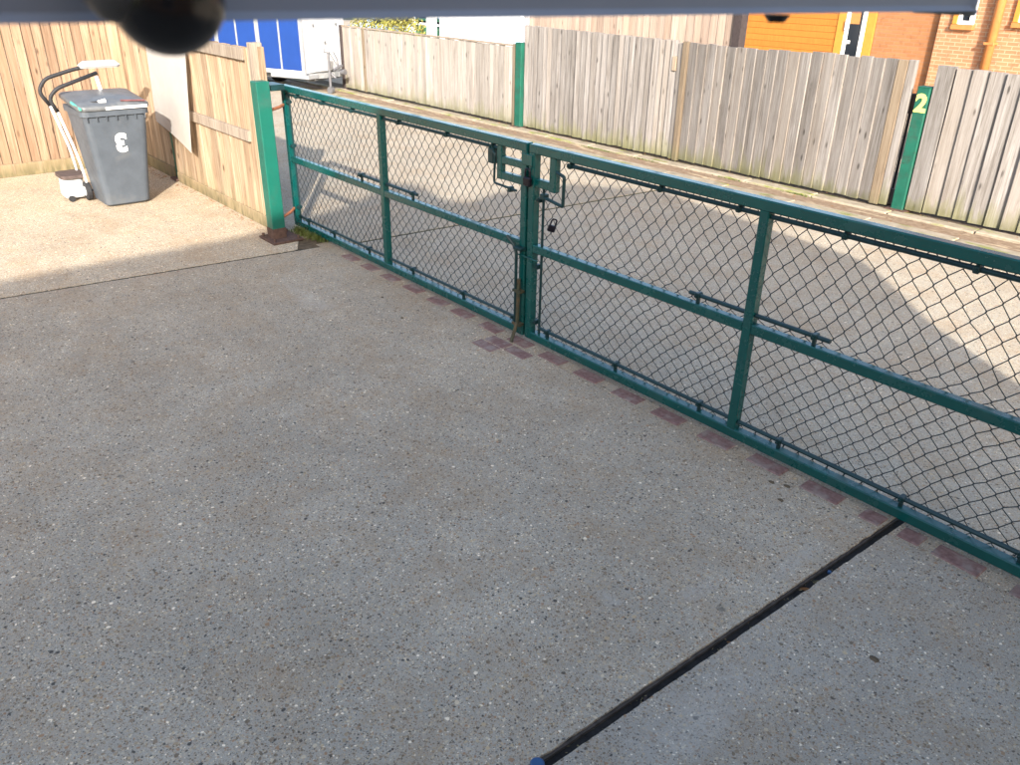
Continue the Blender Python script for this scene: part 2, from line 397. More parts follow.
def slab(name, poly, mat, z1=0.0, z0=-0.12, bev=.006):
    b = nb(); prism(b, poly, z0, z1)
    b.edges.ensure_lookup_table()
    ed = [e for e in b.edges if all(abs(v.co.z-z1) < 1e-6 for v in e.verts)]
    if bev: bmesh.ops.bevel(b, geom=ed, offset=bev, segments=2, affect='EDGES')
    return tag(obj(name, b, mat), kind='structure')
jx = lambda y: -6.68 + (y-3.1)*.105
cx = lambda y: -1.31 + (y-1.23)*.033
YS = 3.30
def ragged(x_of, y0, y1, n, amp, seed):
    return [(x_of(y0+(y1-y0)*i/n) + amp*noise.noise(Vector(((y0+(y1-y0)*i/n)*14, seed, 0))) + amp*.6*noise.noise(Vector(((y0+(y1-y0)*i/n)*55, seed, 2))), y0+(y1-y0)*i/n) for i in range(n+1)]
slab('apron_slab', [(jx(-7)+.014, -7), (cx(-7), -7)] + ragged(cx, .6, YS, 150, .0045, 1.0) + ragged(lambda y: jx(y)+.016, YS, -.5, 90, .006, 2.0), 'apron_concrete', bev=.004)
slab('corner_slab', [(cx(-7)+.047, -7), (6, -7), (6, YS)] + ragged(lambda y: cx(y)+.047, YS, .6, 150, .004, 3.0), 'corner_concrete', bev=.004)
slab('pad_slab', [(-11.6, -7), (jx(-7)-.014, -7)] + ragged(lambda y: jx(y)-.016, -.5, 3.1, 90, .008, 4.0) + [(-7.0, 3.26), (-11.6, 3.26)], 'pad_concrete', bev=.01)
rx = lambda y: -6.53 + (y-4.08)*.072
YR = 3.50
slab('road_slab', [(-30, 3.30), (-7.0, 3.30), (-6.9, YR), (rx(YR)-.018, YR), (rx(8.2)-.018, 8.2), (-30, 8.2)], 'road_concrete')
slab('road_slab', [(rx(YR)+.018, YR), (8, YR), (8, 8.2), (rx(8.2)+.018, 8.2)], 'road_concrete')
bm = nb(); prism(bm, [(jx(-7)-.03, -7), (jx(-7)+.03, -7), (jx(3.26)+.03, 3.26), (jx(3.1)-.03, 3.1)], -.12, -.004); tag(obj('joint_filling', bm, 'joint_filler'), kind='structure')
bm = nb(); prism(bm, [(rx(YR)-.0175, YR), (rx(YR)+.0175, YR), (rx(8.2)+.0175, 8.2), (rx(8.2)-.0175, 8.2)], -.12, -.004); tag(obj('joint_filling', bm, 'mossy_joint'), kind='structure')
YC = YR-.004
bm = nb(); box(bm, -7.4, -6.62, 2.98, 3.55, -.13, -.007); tag(obj('earth_patch', bm, 'dirt'), kind='structure')
# sunken channel between the two near slabs
bm = nb(); prism(bm, [(cx(-7)-.01, -7), (cx(-7)+.068, -7), (cx(YC)+.068, YC), (cx(YC)-.01, YC)], -.10, -.022)
ch = tag(obj('drain_channel', bm, 'channel_dark'), kind='structure')
bm = nb(); prism(bm, [(cx(-7)-.008, -7), (cx(-7)+.011, -7), (cx(YC)+.011, YC), (cx(YC)-.008, YC)], -.03, -.009)
obj('channel_lip', bm, 'channel_lip', ch)
# brick row in a mortar bed under the gate
bm = nb(); prism(bm, [(-6.75, YS+.0008), (cx(YS), YS+.0008), (cx(YR), YR-.003), (-6.75, YR-.003)], -.12, -.0015); prism(bm, [(cx(YS)+.047, YS+.0008), (6, YS+.0008), (6, YR-.003), (cx(YR)+.047, YR-.003)], -.12, -.0015); strip = tag(obj('mortar_bed', bm, 'apron_concrete'), kind='structure')
bmesh_b = nb(); box(bmesh_b, -.104, .104, -.05, .05, -.06, .0045, bev=.006)
bme = bpy.data.meshes.new('brick'); bmesh_b.to_mesh(bme); bmesh_b.free(); bme.materials.append(M['paving_brick'])
i = 0
x = -6.45
bx_list = [(-2.555 + .3315*j) for j in range(-11, 9)]
for x in bx_list:
    if abs(x+1.229) < .02: continue
    o = link('brick', bme, strip); o.location = (x+random.uniform(-.012, .012), 3.362+random.uniform(-.006, .006), random.uniform(-.003, .001)); o.rotation_euler.z = random.uniform(-.02, .02)
    o.rotation_euler.x = random.uniform(-.01, .01)
for x in (-1.305, -1.115):
    o = link('brick', bme, strip); o.location = (x, 3.365, .0); o.scale.x = .5
for (x, y) in ((-3.98, 3.24), (-3.76, 3.235), (-3.985, 3.135)):
    o = link('brick', bme, strip); o.location = (x, y, -.0005); o.scale.z = 1.0; o.rotation_euler.z = random.uniform(-.03, .03)
# kerb line along the back fence
bm = nb(); box(bm, -30, 8, 8.203, 8.78, -.12, .004); gut = tag(obj('gutter_strip', bm, 'gutter_strip'), kind='structure')
kerb = thing('kerb', None, None, (0, 8.5, 0), kind='structure')
def kerb_row(y0, y1, z1, L, jit):
    vv = []
    for q in range(3):
        b = nb(); box(b, -L/2+.006, L/2-.006, y0-(y0+y1)/2, y1-(y0+y1)/2, -.1, z1, bev=.012)
        me = bpy.data.meshes.new('kerb_stone'); b.to_mesh(me); b.free(); me.materials.append(M['mossy_edge']); vv.append(me)
    x = -22
    while x < 4:
        o = link('kerb_stone', random.choice(vv), kerb); o.location = (x, (y0+y1)/2-8.5+random.uniform(-jit, jit), random.uniform(-.008, .006)); o.rotation_euler.z = random.uniform(-.006, .006)
        x += L
kerb_row(8.24, 8.42, .012, .92, .008)
kerb_row(8.70, 8.885, .03, .92, .006)
# earth strip under and behind the fence
bm = nb(); box(bm, -30, 8, 8.89, 9.3, -.12, .012); tag(obj('earth_strip', bm, 'dirt'), kind='structure')
# ground beyond the fence
slab('neighbour_yard', [(-40, 9.31), (12, 9.31), (12, 40), (-40, 40)], 'road_concrete', z1=-.01, bev=0)

# ------------------------------------------------------------------ the building behind the viewer, it throws the shade on the yard
prof = [(-9.4, 3.0), (-6.6, 5.30), (-4.2, 5.32), (-3.5, 5.42), (-3.0, 5.54), (-2.7, 5.72), (-2.35, 5.79), (-2.1, 5.68), (-1.8, 5.32), (-1.45, 5.19), (-1.1, 5.27), (.1, 5.17), (1.3, 4.72), (2.68, 3.28), (2.66, 3.12)]
hb = thing('house', 'brick house behind the viewer whose shadow covers the near yard', 'house', (5, -3, ZG))
bm = nb()
sh = Vector((sun_h.x, sun_h.y, 0))
ring0 = [Vector((3, y, z)) for y, z in prof]; ring1 = [p + sh*6 + Vector((0, -1.3, 0)) for p in ring0]
loft(bm, [ring0, ring1]); obj('roof', bm, 'roof_tile', hb)
bm = nb()
ring0 = [Vector((3.02, y, z)) for y, z in ((-9.0, ZG), (2.42, ZG), (2.42, 3.119), (-9.0, 3.119))]; ring1 = [p + sh*5.9 for p in ring0]
loft(bm, [ring0, ring1]); obj('wall', bm, 'house_brick', hb)
bm = nb(); box(bm, 2.96, 3.03, -1.4, -.4, .9, 2.1); wn = obj('window', bm, 'tinted_glass', hb)
bm = nb()
for a in ((2.93, 3.03, -1.47, -1.4, .83, 2.17), (2.93, 3.03, -.4, -.33, .83, 2.17), (2.93, 3.03, -1.4, -.4, .83, .9), (2.93, 3.03, -1.4, -.4, 2.1, 2.17)): box(bm, *a)
obj('frame', bm, 'upvc_white', wn)

# ------------------------------------------------------------------ gate leaves
YG = 3.42
GZ0, GZ1 = 0.032, 1.335
def chain_link(x0, x1, z0, z1, y, seed):
    wd = .088; a = wd/2; rad = .0024
    V, F = [], []
    def defo(x, z):
        d = Vector((x*1.9+seed, z*2.0, seed*.7)); e = Vector((x*9+seed, z*9, 3.1))
        ox = noise.noise(d)*.034 + noise.noise(e)*.012; oz = noise.noise(d+Vector((7, 3, 1)))*.018 + noise.noise(e+Vector((5, 2, 9)))*.009
        oy = noise.noise(d+Vector((1, 9, 4)))*.012
        return ox, oy, oz
    # the two halves of the mesh are stretched differently above and below the middle rail
    zs = [z0]
    while zs[-1] < .60: zs.append(zs[-1]+.0455)
    while zs[-1] < .74: zs.append(zs[-1]+.036)
    while zs[-1]+.0535 < z1-.004: zs.append(zs[-1]+.0535)
    nk = int((x1-x0)/a)
    for k_ in range(nk+1):
        c = x0 + k_*a; pts = []
        for j, z in enumerate(zs):
            s = 1 if (j+k_) % 2 == 0 else -1
            ox, oy, oz = defo(c+s*a*.5, z)
            x = c + s*a*.5*1.05
            fade = max(.15, min(1, (x-x0)/.1, (x1-x)/.1)); fz = max(.2, min(1, abs(z-.68)/.12))
            P = Vector((x+ox*fade, y+oy*fade+s*.0028, z+oz*fz))
            hk = .0036
            pts += [P-Vector((s*.0016, 0, hk)), P, P+Vector((-s*.0016, 0, hk))]
        b = len(V)
        for i, q in enumerate(pts):
            d = (pts[min(i+1, len(pts)-1)]-pts[max(i-1, 0)]).normalized(); e1 = d.cross(Vector((0, 1, 0))).normalized(); e2 = d.cross(e1)
            for t in range(4):
                an = t*math.pi/2; V.append(q + (e1*math.cos(an)+e2*math.sin(an))*rad)
            if i:
                o_ = b+(i-1)*4
                for t in range(4): F.append((o_+t, o_+(t+1) % 4, o_+4+(t+1) % 4, o_+4+t))
    return V, F
def fbar(name, par, a, mat='gate_paint', bev=.005):
    b = nb(); box(b, *a, bev=bev); return obj(name, b, mat, par)
def rod(par, p, q, r=.0120, clamps=(), down=True, name='tension_rod'):
    b = nb(); tube(b, [p, q], r, 8); o = obj(name, b, 'rod_paint', par)
    for (cx_, cz, dz) in clamps:
        b = nb(); box(b, cx_-.013, cx_+.013, YG-.022, YG+.022, cz-.016, cz+.016, bev=.004)
        if dz: box(b, cx_-.008, cx_+.008, YG-.008, YG+.008, min(cz, cz+dz), max(cz, cz+dz))
        tube(b, [(cx_, YG-.034, cz), (cx_, YG+.03, cz)], .006, 6)
        obj('clamp', b, 'rod_paint', o)
    return o
def gate(x0, x1, up, label, seed):
    t = thing('gate_leaf', label, 'gate', ((x0+x1)/2, YG, 0))
    h = .028
    fbar('stile', t, (x0, x0+.055, YG-h, YG+h, GZ0, GZ1-.05)); fbar('stile', t, (x1-.055, x1, YG-h, YG+h, GZ0, GZ1-.05))
    fbar('top_rail', t, (x0, x1, YG-h-.001, YG+h+.001, GZ1-.056, GZ1), bev=.006)
    fbar('bottom_rail', t, (x0+.054, x1-.054, YG-h-.001, YG+h+.001, GZ0, GZ0+.055), bev=.006)
    fbar('middle_rail', t, (x0+.054, up-.026, YG-h+.003, YG+h-.003, .648, .702)); fbar('middle_rail', t, (up+.026, x1-.054, YG-h+.003, YG+h-.003, .648, .702))
    fbar('upright', t, (up-.027, up+.027, YG-h+.001, YG+h-.001, GZ0+.05, GZ1-.05))
    V, F = chain_link(x0+.055, x1-.055, .008, GZ1-.012, YG+.034, seed)
    off = t.location
    me = bpy.data.meshes.new('chain_link_mesh'); me.from_pydata([tuple(v-off) for v in V], [], F); me.materials.append(M['wire_coating'])
    link('chain_link_mesh', me, t)
    return t
gl = gate(-7.358, -3.905, -5.675, 'green steel chain-link gate leaf on the left, hinged beside the bin corner', 1.7)
gr = gate(-3.885, -.42, -2.165, 'green steel chain-link gate leaf on the right, running out of the picture', 5.3)
def xs(a, b, n): return [a + (b-a)*i/(n-1) for i in range(n)]
zt, zb = GZ1-.080, GZ0+.098
rod(gl, (-7.28, YG, zt), (-5.72, YG, zt), clamps=[(x, zt, .045) for x in (-7.1, -6.62, -6.12)])
rod(gl, (-5.63, YG, zt), (-4.22, YG, zt), clamps=[(x, zt, .045) for x in (-5.42, -4.8, -4.28)])
rod(gl, (-7.28, YG, zb), (-5.72, YG, zb), clamps=[(x, zb, -.06) for x in (-7.1, -6.6, -5.98)])
rod(gl, (-5.63, YG, zb), (-4.0, YG, zb), clamps=[(x, zb, -.06) for x in (-5.3, -4.62, -4.03)])
rod(gl, (-6.08, YG, .75), (-5.705, YG, .75), clamps=[(-6.03, .75, -.05)]); rod(gl, (-5.645, YG, .75), (-5.2, YG, .75), clamps=[(-5.26, .75, -.05)])
rod(gl, (-7.26, YG, .11), (-7.26, YG, 1.25), .008, clamps=[(-7.27, 1.19, 0), (-7.27, .80, 0), (-7.27, .22, 0)])
rod(gr, (-3.56, YG, zt), (-2.195, YG, zt), clamps=[(x, zt, .045) for x in (-3.53, -2.83, -2.32)])
rod(gr, (-2.135, YG, zt), (-.5, YG, zt), clamps=[(x, zt, .045) for x in (-1.75, -1.18, -.62)])
rod(gr, (-3.76, YG, zb), (-2.195, YG, zb), clamps=[(x, zb, -.06) for x in (-3.68, -3.05, -2.4)])
rod(gr, (-2.135, YG, zb), (-.5, YG, zb), clamps=[(x, zb, -.06) for x in (-1.88, -1.22, -.7)])
rod(gr, (-2.56, YG, .748), (-2.195, YG, .748), clamps=[(-2.50, .748, -.05)]); rod(gr, (-2.135, YG, .748), (-1.72, YG, .748), clamps=[(-1.80, .748, -.05)])
rod(gr, (-3.765, YG, .09), (-3.765, YG, 1.09), .009, clamps=[(-3.79, 1.0, 0), (-3.79, .56, 0), (-3.79, .17, 0)])
# latch work where the leaves meet
lt = obj('latch_frame', (lambda b: (box(b, -4.215, -4.165, YG-.02, YG+.02, 1.06, 1.283, bev=.005), box(b, -4.166, -3.957, YG-.018, YG+.018, 1.165, 1.212, bev=.005),
        box(b, -4.166, -3.957, YG-.019, YG+.019, 1.062, 1.112, bev=.005), b)[-1])(nb()), 'gate_paint', gl)
b = nb(); tube(b, arc_pts([(-4.28, YG-.02, 1.235), (-4.225, YG-.026, 1.225), (-4.232, YG-.026, 1.03), (-4.0, YG-.026, 1.02)], .02), .008, 8)
box(b, -4.30, -4.245, YG-.03, YG+.02, 1.15, 1.25, bev=.006); box(b, -4.08, -4.05, YG-.04, YG+.0, 1.0, 1.035, bev=.004)
obj('latch_rod', b, 'rod_paint', gl)
b = nb(); box(b, -3.832, -3.66, YG-.02, YG+.02, 1.075, 1.128, bev=.005); box(b, -3.70, -3.642, YG-.022, YG+.022, 1.07, 1.284, bev=.005); obj('latch_frame', b, 'gate_paint', gr)
b = nb(); tube(b, arc_pts([(-3.645, YG-.01, 1.20), (-3.565, YG-.02, 1.185), (-3.565, YG-.022, 1.005), (-3.75, YG-.022, 1.03)], .012), .011, 8)
box(b, -3.767, -3.725, YG-.035, YG+.01, 1.012, 1.048, bev=.004); obj('latch_rod', b, 'rod_paint', gr)
# slide plate over the meeting stiles
b = nb(); box(b, -3.945, -3.845, YG-.036, YG-.027, 1.20, 1.27, bev=.003); obj('latch_plate', b, 'gate_paint', gl)
b = nb(); tube(b, [(-3.96, YG-.04, .61), (-3.76, YG-.04, .61)], .005, 6); obj('wire_tie', b, 'gate_paint', gl)
# drop bolt
db = nb(); X = -3.955; Y = YG-.055
tube(db, arc_pts([(X-.075, Y-.02, .725), (X-.02, Y, .665), (X, Y, .62), (X, Y, .10)], .03), .011, 8)
drop = obj('drop_bolt', db, 'rod_paint', gl)
b = nb(); tube(b, [(X+.035, Y-.004, .45), (X+.035, Y-.01, .14), (X+.045, Y-.07, .01)], .013, 8); obj('bolt_foot', b, 'bolt_olive', drop)
for z, mt in ((.655, 'rod_paint'), (.36, 'bolt_olive'), (.12, 'bolt_olive')):
    b = nb(); box(b, X-.02, X+.06, Y-.016, YG-.024, z-.010, z+.010, bev=.003); obj('bolt_bracket', b, mt, drop)
# padlock on the latch, and the one hung in the mesh
def padlock(label, loc, s, mat, rz):
    t = thing('padlock', label, 'padlock', loc)
    x, y, z = loc
    b = nb(); box(b, x-.024*s, x+.024*s, y-.011*s, y+.011*s, z-.03*s, z+.012*s, bev=.005*s); obj('body', b, mat, t)
    b = nb(); tube(b, arc_pts([(x-.016*s, y, z), (x-.016*s, y, z+.05*s), (x+.016*s, y, z+.05*s), (x+.016*s, y, z)], .02*s), .005*s, 8); obj('shackle', b, mat, t)
    return t
padlock('dark padlock on the latch plate where the two gate leaves meet', (-3.865, YG-.052, 1.12), 1.35, 'steel_lock', 0)
pk = padlock('small rusty dark padlock hanging in the wire mesh right of the meeting stiles', (-3.69, YG+.012, .845), 1.05, 'steel_lock', 0)
pk.rotation_euler = (.1, .3, 1.1)

# left gate post
gp = thing('gate_post', 'thick green steel gate post on a rusty base plate beside the wooden fence end', 'gate post', (-7.10, 3.10, 0))
fbar('post', gp, (-7.175, -7.05, 3.03, 3.155, .02, 1.405), 'post_paint', .006)
fbar('base_plate', gp, (-7.25, -6.93, 2.97, 3.27, 0, .022), 'rusty_steel', .004)
b = nb(); box(b, -7.178, -7.047, 3.027, 3.158, .02, .115); obj('shaded_foot', b, 'rusty_steel', gp)  # dark sleeve stands in for the shade on the post foot
for (x, y) in ((-7.215, 3.0), (-6.965, 3.0), (-6.965, 3.235), (-7.215, 3.235)):
    b = nb(); tube(b, [(x, y, .022), (x, y, .05)], .013, 6); obj('bolt', b, 'rusty_steel', gp)
for z in (1.16, .2):
    b = nb(); tube(b, [(-7.10, 3.16, z), (-7.22, 3.3, z), (-7.33, 3.39, z)], .014, 8); obj('hinge_pin', b, 'rust_orange', gp)
b = nb(); box(b, -7.30, -7.07, 3.17, 3.30, 1.32, 1.37, bev=.004); obj('stop_bracket', b, 'rod_paint', gp)
gp2 = thing('gate_post', 'green steel gate post where the right gate leaf is hinged', 'gate post', (-.31, 3.42, 0))
fbar('post', gp2, (-.38, -.24, 3.35, 3.49, .02, 1.405), 'post_paint', .006)
fbar('base_plate', gp2, (-.45, -.17, 3.28, 3.56, 0, .022), 'rusty_steel', .004)

# ------------------------------------------------------------------ fences
def board_mesh(wd, ln, th_, taper=0.0, seed=0):
    b = nb(); rr = random.Random(seed)
    n = 4
    prev = None
    for i in range(n+1):
        z = ln*i/n; j = rr.uniform(-.0025, .0025); w2 = wd/2
        zz = z + (rr.uniform(-.007, .007) if i == n else 0)
        ring = [b.verts.new((-w2+j, -th_/2-max(0, -taper), zz)), b.verts.new((w2+j, -th_/2-max(0, taper), zz)), b.verts.new((w2+j, th_/2, zz)), b.verts.new((-w2+j, th_/2, zz))]
        if prev:
            for q in range(4): b.faces.new((prev[q], prev[(q+1) % 4], ring[(q+1) % 4], ring[q]))
        else: b.faces.new(ring)
        prev = ring
    b.faces.new(prev)
    bmesh.ops.recalc_face_normals(b, faces=b.faces[:])
    me = bpy.data.meshes.new('board'); b.to_mesh(me); b.free(); return me
def boards(par, x0, x1, y, z0, zt_, wd, gap, mat, taper=0.0, th_=.016, flip=False, along='x', jit=.004, name='board', tilt=.0):
    """row of boards in world space; zt_ may be a function of position along the row"""
    pw = wloc(par); ms = {}
    p = x0; i = 0
    while p < x1-.02:
        ww = min(wd, x1-p)
        ztop = zt_(p+ww/2) if callable(zt_) else zt_
        key = (round(ww, 3), random.randrange(3), round(ztop, 2))
        if key not in ms:
            ms[key] = board_mesh(ww-gap, ztop-z0, th_, -taper if flip else taper, seed=hash(key) & 255); ms[key].materials.append(M[mat])
        o = link(name, ms[key], par)
        c = (p+ww/2, y) if along == 'x' else (y, p+ww/2)
        o.location = Vector((c[0], c[1]+random.uniform(-jit, jit) if along == 'x' else c[1], z0+random.uniform(-.006, .004))) - pw
        if along == 'y': o.location.x += random.uniform(-jit, jit)
        o.rotation_euler = (0, random.uniform(-tilt, tilt), (math.pi/2 if along == 'y' else 0))
        p += ww; i += 1
YF = 8.95
def post_thing(x0, x1, y0, y1, z1, mat, label, cat='post'):
    t = thing('fence_post', label, cat, ((x0+x1)/2, (y0+y1)/2, 0))
    fbar('post', t, (x0, x1, y0, y1, 0, z1), mat, .005)
    fbar('post_cap', t, (x0-.003, x1+.003, y0-.003, y1+.003, z1, z1+.008), mat, 0)
    fbar('base_plate', t, (x0-.05, x1+.05, y0-.06, y1+.05, .012, .034), 'rusty_steel', .003)
    return t
# low section with a capping
f1 = thing('wooden_fence', 'low pale board fence with a capping rail, between trailer and green post', 'fence', (-13.4, YF, 0))
boards(f1, -16.15, -10.68, YF, .06, 1.225, .125, .008, 'pale_boards', taper=.020, flip=True)
fbar('capping_rail', f1, (-16.18, -10.66, YF-.035, YF+.035, 1.232, 1.258), 'weathered_rail', .004)
fbar('end_post', f1, (-16.25, -16.16, YF-.045, YF+.045, 0, 1.26), 'dark_timber', .004)  # coloured dark to stand for the shadowed gap beside the trailer
fbar('cover_strip', f1, (-15.35, -15.29, YF-.045, YF-.018, .05, 1.225), 'orange_post', .002)
fbar('cover_strip', f1, (-10.66, -10.60, YF-.04, YF+.03, .02, 1.27), 'orange_post', .003)
for z in (.35, .95): fbar('rail', f1, (-16.1, -10.7, YF+.02, YF+.07, z, z+.07), 'weathered_rail')
post_thing(-10.56, -10.42, YF-.07, YF+.07, 1.29, 'old_post_paint', 'green steel post between the low and the tall wooden fence', 'post')
f2 = thing('wooden_fence', 'tall grey board fence right of the green post, dark gaps between narrow boards', 'fence', (-8.8, YF, 0))
boards(f2, -10.38, -7.33, YF, .05, lambda x: 1.555-.012*(x+10.4), .105, .010, 'dimmed_boards', taper=.024, flip=True, jit=.008)
for z in (.3, .8, 1.25): fbar('rail', f2, (-10.38, -7.2, YF+.025, YF+.075, z, z+.07), 'weathered_rail')
fbar('cover_strip', f2, (-7.325, -7.25, YF-.03, YF+.02, .04, 1.50), 'grey_boards', .003)
fbar('cover_strip', f2, (-7.245, -7.17, YF-.05, YF+.02, .03, 1.525), 'orange_post', .004)
b = nb(); box(b, -7.40, -7.335, YF-.045, YF-.02, 1.16, 1.34, bev=.004); obj('sign_block', b, 'weathered_rail', f2)
f3 = thing('wooden_fence', 'tall grey fence of wide boards left of the post numbered 2', 'fence', (-5.7, YF, 0))
boards(f3, -7.165, -4.40, YF, .05, lambda x: 1.515+.008*(x+7.2), .146, .006, 'grey_boards', taper=.024, jit=.004)
for z in (.3, .8, 1.25): fbar('rail', f3, (-7.16, -4.3, YF+.025, YF+.075, z, z+.07), 'weathered_rail')
fbar('cover_strip', f3, (-4.395, -4.29, YF-.028, YF+.02, .03, 1.535), 'orange_post', .004)
fbar('cover_strip', f3, (-4.285, -4.20, YF-.02, YF+.03, .04, 1.54), 'grey_boards', .004)
p2 = post_thing(-4.12, -3.99, YF-.05, YF+.08, 1.29, 'old_post_paint', 'green steel post with a yellow number 2 in the fence gap', 'post')
text_part('2', .24, 'yellow_paint', p2, (-4.052, YF-.0525, 1.13), (math.pi/2, 0, 0), bold=.010)
f4 = thing('wooden_fence', 'tall grey board fence right of the post numbered 2, black gaps', 'fence', (-1.5, YF, 0))
fbar('end_board', f4, (-3.975, -3.80, YF-.03, YF+.04, .04, 1.51), 'dimmed_boards', .004)
boards(f4, -3.785, 1.2, YF+.008, .05, lambda x: 1.50-.01*(x+3.8), .158, .010, 'dimmed_boards', taper=.026, flip=True, jit=.004)
for z in (.3, .8, 1.25): fbar('rail', f4, (-3.8, 1.2, YF+.03, YF+.08, z, z+.07), 'weathered_rail')
# things seen in the gap by the post: a grey downpipe foot and meter box of the yard behind
gpipe = thing('drain_pipe', 'thin dark pipe standing in the gap left of the numbered post', 'pipe', (-4.2, 9.12, 0))
b = nb(); tube(b, [(-4.235, 9.1, 0), (-4.235, 9.1, 1.2)], .016, 8); obj('pipe', b, 'black_rubber', gpipe)
b = nb(); box(b, -4.26, -4.19, 9.07, 9.13, .02, .2, bev=.004); obj('shoe', b, 'grey_plate', gpipe)
b = nb(); box(b, -4.265, -4.2, 9.07, 9.13, 1.0, 1.2, bev=.004); obj('collar', b, 'dark_brown', gpipe)

# side fence between yard corner and gate post, rails towards us
YSF = 3.215
f5 = thing('wooden_fence', 'yellowish board fence with rails behind the white sheet, next to the gate post', 'fence', (-8.7, YSF, 0))
boards(f5, -9.93, -7.50, YSF, .09, 1.64, .094, .010, 'yellow_boards', taper=.027, flip=True, jit=.006)
fbar('rail', f5, (-9.93, -7.57, YSF-.062, YSF-.012, 1.53, 1.635), 'weathered_rail', .004)
fbar('rail', f5, (-9.3, -7.66, YSF-.062, YSF-.012, .80, .90), 'weathered_rail', .004)
fbar('gravel_board', f5, (-9.93, -7.47, YSF-.045, YSF-.009, 0, .115), 'gravel_wood', .004)
fbar('end_post', f5, (-7.47, -7.37, YSF-.05, YSF+.05, 0, 1.69), 'weathered_rail', .004)
fbar('cover_strip', f5, (-7.365, -7.31, YSF-.0, YSF+.04, .02, 1.66), 'yellow_boards', .003)
post_thing(-10.05, -9.96, YSF-.02, YSF+.07, 1.62, 'old_post_paint', 'dark green post in the shaded corner behind the bin', 'post')
f6 = thing('wooden_fence', 'shaded board fence bay behind the wheelie bin', 'fence', (-10.7, YSF, 0))
boards(f6, -11.26, -10.09, YSF+.02, .09, 1.62, .094, .010, 'yellow_boards', taper=.026, flip=True)
fbar('gravel_board', f6, (-11.26, -10.08, YSF-.03, YSF+.008, 0, .14), 'gravel_wood', .004)
# left fence
f7 = thing('wooden_fence', 'orange new board fence along the left edge behind the bin', 'fence', (-11.33, 0, 0))
boards(f7, -4.0, 3.045, -11.33, .14, 1.86, .104, .008, 'new_boards', taper=.016, along='y', jit=.004)
fbar('gravel_board', f7, (-11.33, -11.29, -4.0, 3.15, 0, .148), 'gravel_wood', .004)
fbar('corner_post', f7, (-11.37, -11.245, 3.047, 3.165, 0, 1.9), 'gravel_wood', .004)
fbar('corner_strip', f7, (-11.30, -11.262, 3.167, 3.26, 0, 1.85), 'new_boards', .003)
for z in (.3, .9, 1.6): fbar('rail', f7, (-11.40, -11.345, -4.0, 3.05, z, z+.08), 'weathered_rail')

# white sheet hung on the side fence
ws = nb()
q = [(-10.22, 3.115, .66), (-8.96, 3.05, .50), (-8.90, 3.12, 1.52), (-10.15, 3.13, 1.58)]
q = [Vector(p) for p in q]
N = 10; grid = []
for i in range(N+1):
    row = []
    for j in range(N+1):
        s, t = i/N, j/N
        P = (q[0]*(1-s)+q[1]*s)*(1-t) + (q[3]*(1-s)+q[2]*s)*t
        P.y += .018*math.sin(s*3.0+.4)*(1-t) - .02*math.sin(math.pi*s)*t*.3
        row.append(ws.verts.new(P))
    grid.append(row)
for i in range(N):
    for j in range(N): ws.faces.new((grid[i][j], grid[i+1][j], grid[i+1][j+1], grid[i][j+1]))
ret = bmesh.ops.solidify(ws, geom=ws.faces[:], thickness=.006)
tag(obj('white_sheet', ws, 'white_board', smooth=False), 'warped off-white board fixed on the side fence behind the bin', 'board')

# ------------------------------------------------------------------ wheelie bin
bn = thing('wheelie_bin', 'grey wheelie bin with an upside-down white number 3 in the yard corner', 'bin', (-9.4, 2.39, 0))
b = nb()
def sec(z):
    t = z/1.0
    return (-9.62 - .16*t, -9.17 + .08*t, 2.155 - .075*t, 2.605 + .105*t)
rings = []
for z in (.012, .03, .10, .35, .6, .85, .93):
    x0, x1, y0, y1 = sec(z); k_ = .02 if z < .02 else 0
    rings.append(rrect(x0+k_, x1-k_, y0+k_, y1-k_, z, .06))
loft(b, rings); obj('body', b, 'bin_plastic', bn, smooth=False)
b = nb(); x0, x1, y0, y1 = sec(.93)
loft(b, [rrect(x0-.0, x1+.0, y0-.0, y1+.0, .925, .06), rrect(x0-.022, x1+.026, y0-.022, y1+.022, .93, .07), rrect(x0-.022, x1+.026, y0-.022, y1+.022, .985, .07), rrect(x0+.01, x1-.01, y0+.01, y1-.01, .99, .06)])
rim = obj('rim', b, 'bin_plastic', bn)
for i in range(7):
    y = y0+.03+i*(y1-y0-.06)/6
    b = nb(); box(b, x1+.001, x1+.022, y-.004, y+.004, .885, .93); obj('rib', b, 'bin_plastic', rim)
# lid: domed, a little lifted towards the back
b = nb(); rings = []
xl0, xl1, yl0, yl1 = x0-.05, x1+.045, y0-.035, y1+.035
def lidring(inset, dz):
    out = []
    for p_ in rrect(xl0+inset, xl1-inset, yl0+inset, yl1-inset, 0, max(.02, .08-inset*.3)):
        t = (xl1-p_.x)/(xl1-xl0); p_.z = .985 + dz + .065*t; out.append(p_)
    return out
rings = [lidring(.006, .0), lidring(0, .006), lidring(0, .040), lidring(.02, .052), lidring(.09, .062), lidring(.2, .088), lidring(.29, .096)]
loft(b, rings); lid = obj('lid', b, 'lid_plastic', bn, smooth=True)
b = nb(); box(b, xl1-.002, xl1+.004, 2.30, 2.70, .992, 1.018); obj('worn_white_edge', b, 'white_paint', lid)
b = nb(); obox(b, (xl1-.10, 2.48, 1.061), (xl1-.05, 2.70, 1.052), .07, .006); obj('red_smear', b, 'red_smear', lid)
b = nb(); obox(b, (xl1+.0, yl0+.02, 1.012), (xl1-.24, yl0-.002, 1.055), .012, .022); obj('mint_sticker', b, 'mint_plastic', lid)
b = nb(); tube(b, [(xl1-.14, 2.24, 1.04), (xl1-.14, 2.24, 1.066)], .045, 14); obj('lid_hole', b, 'black_rubber', lid)
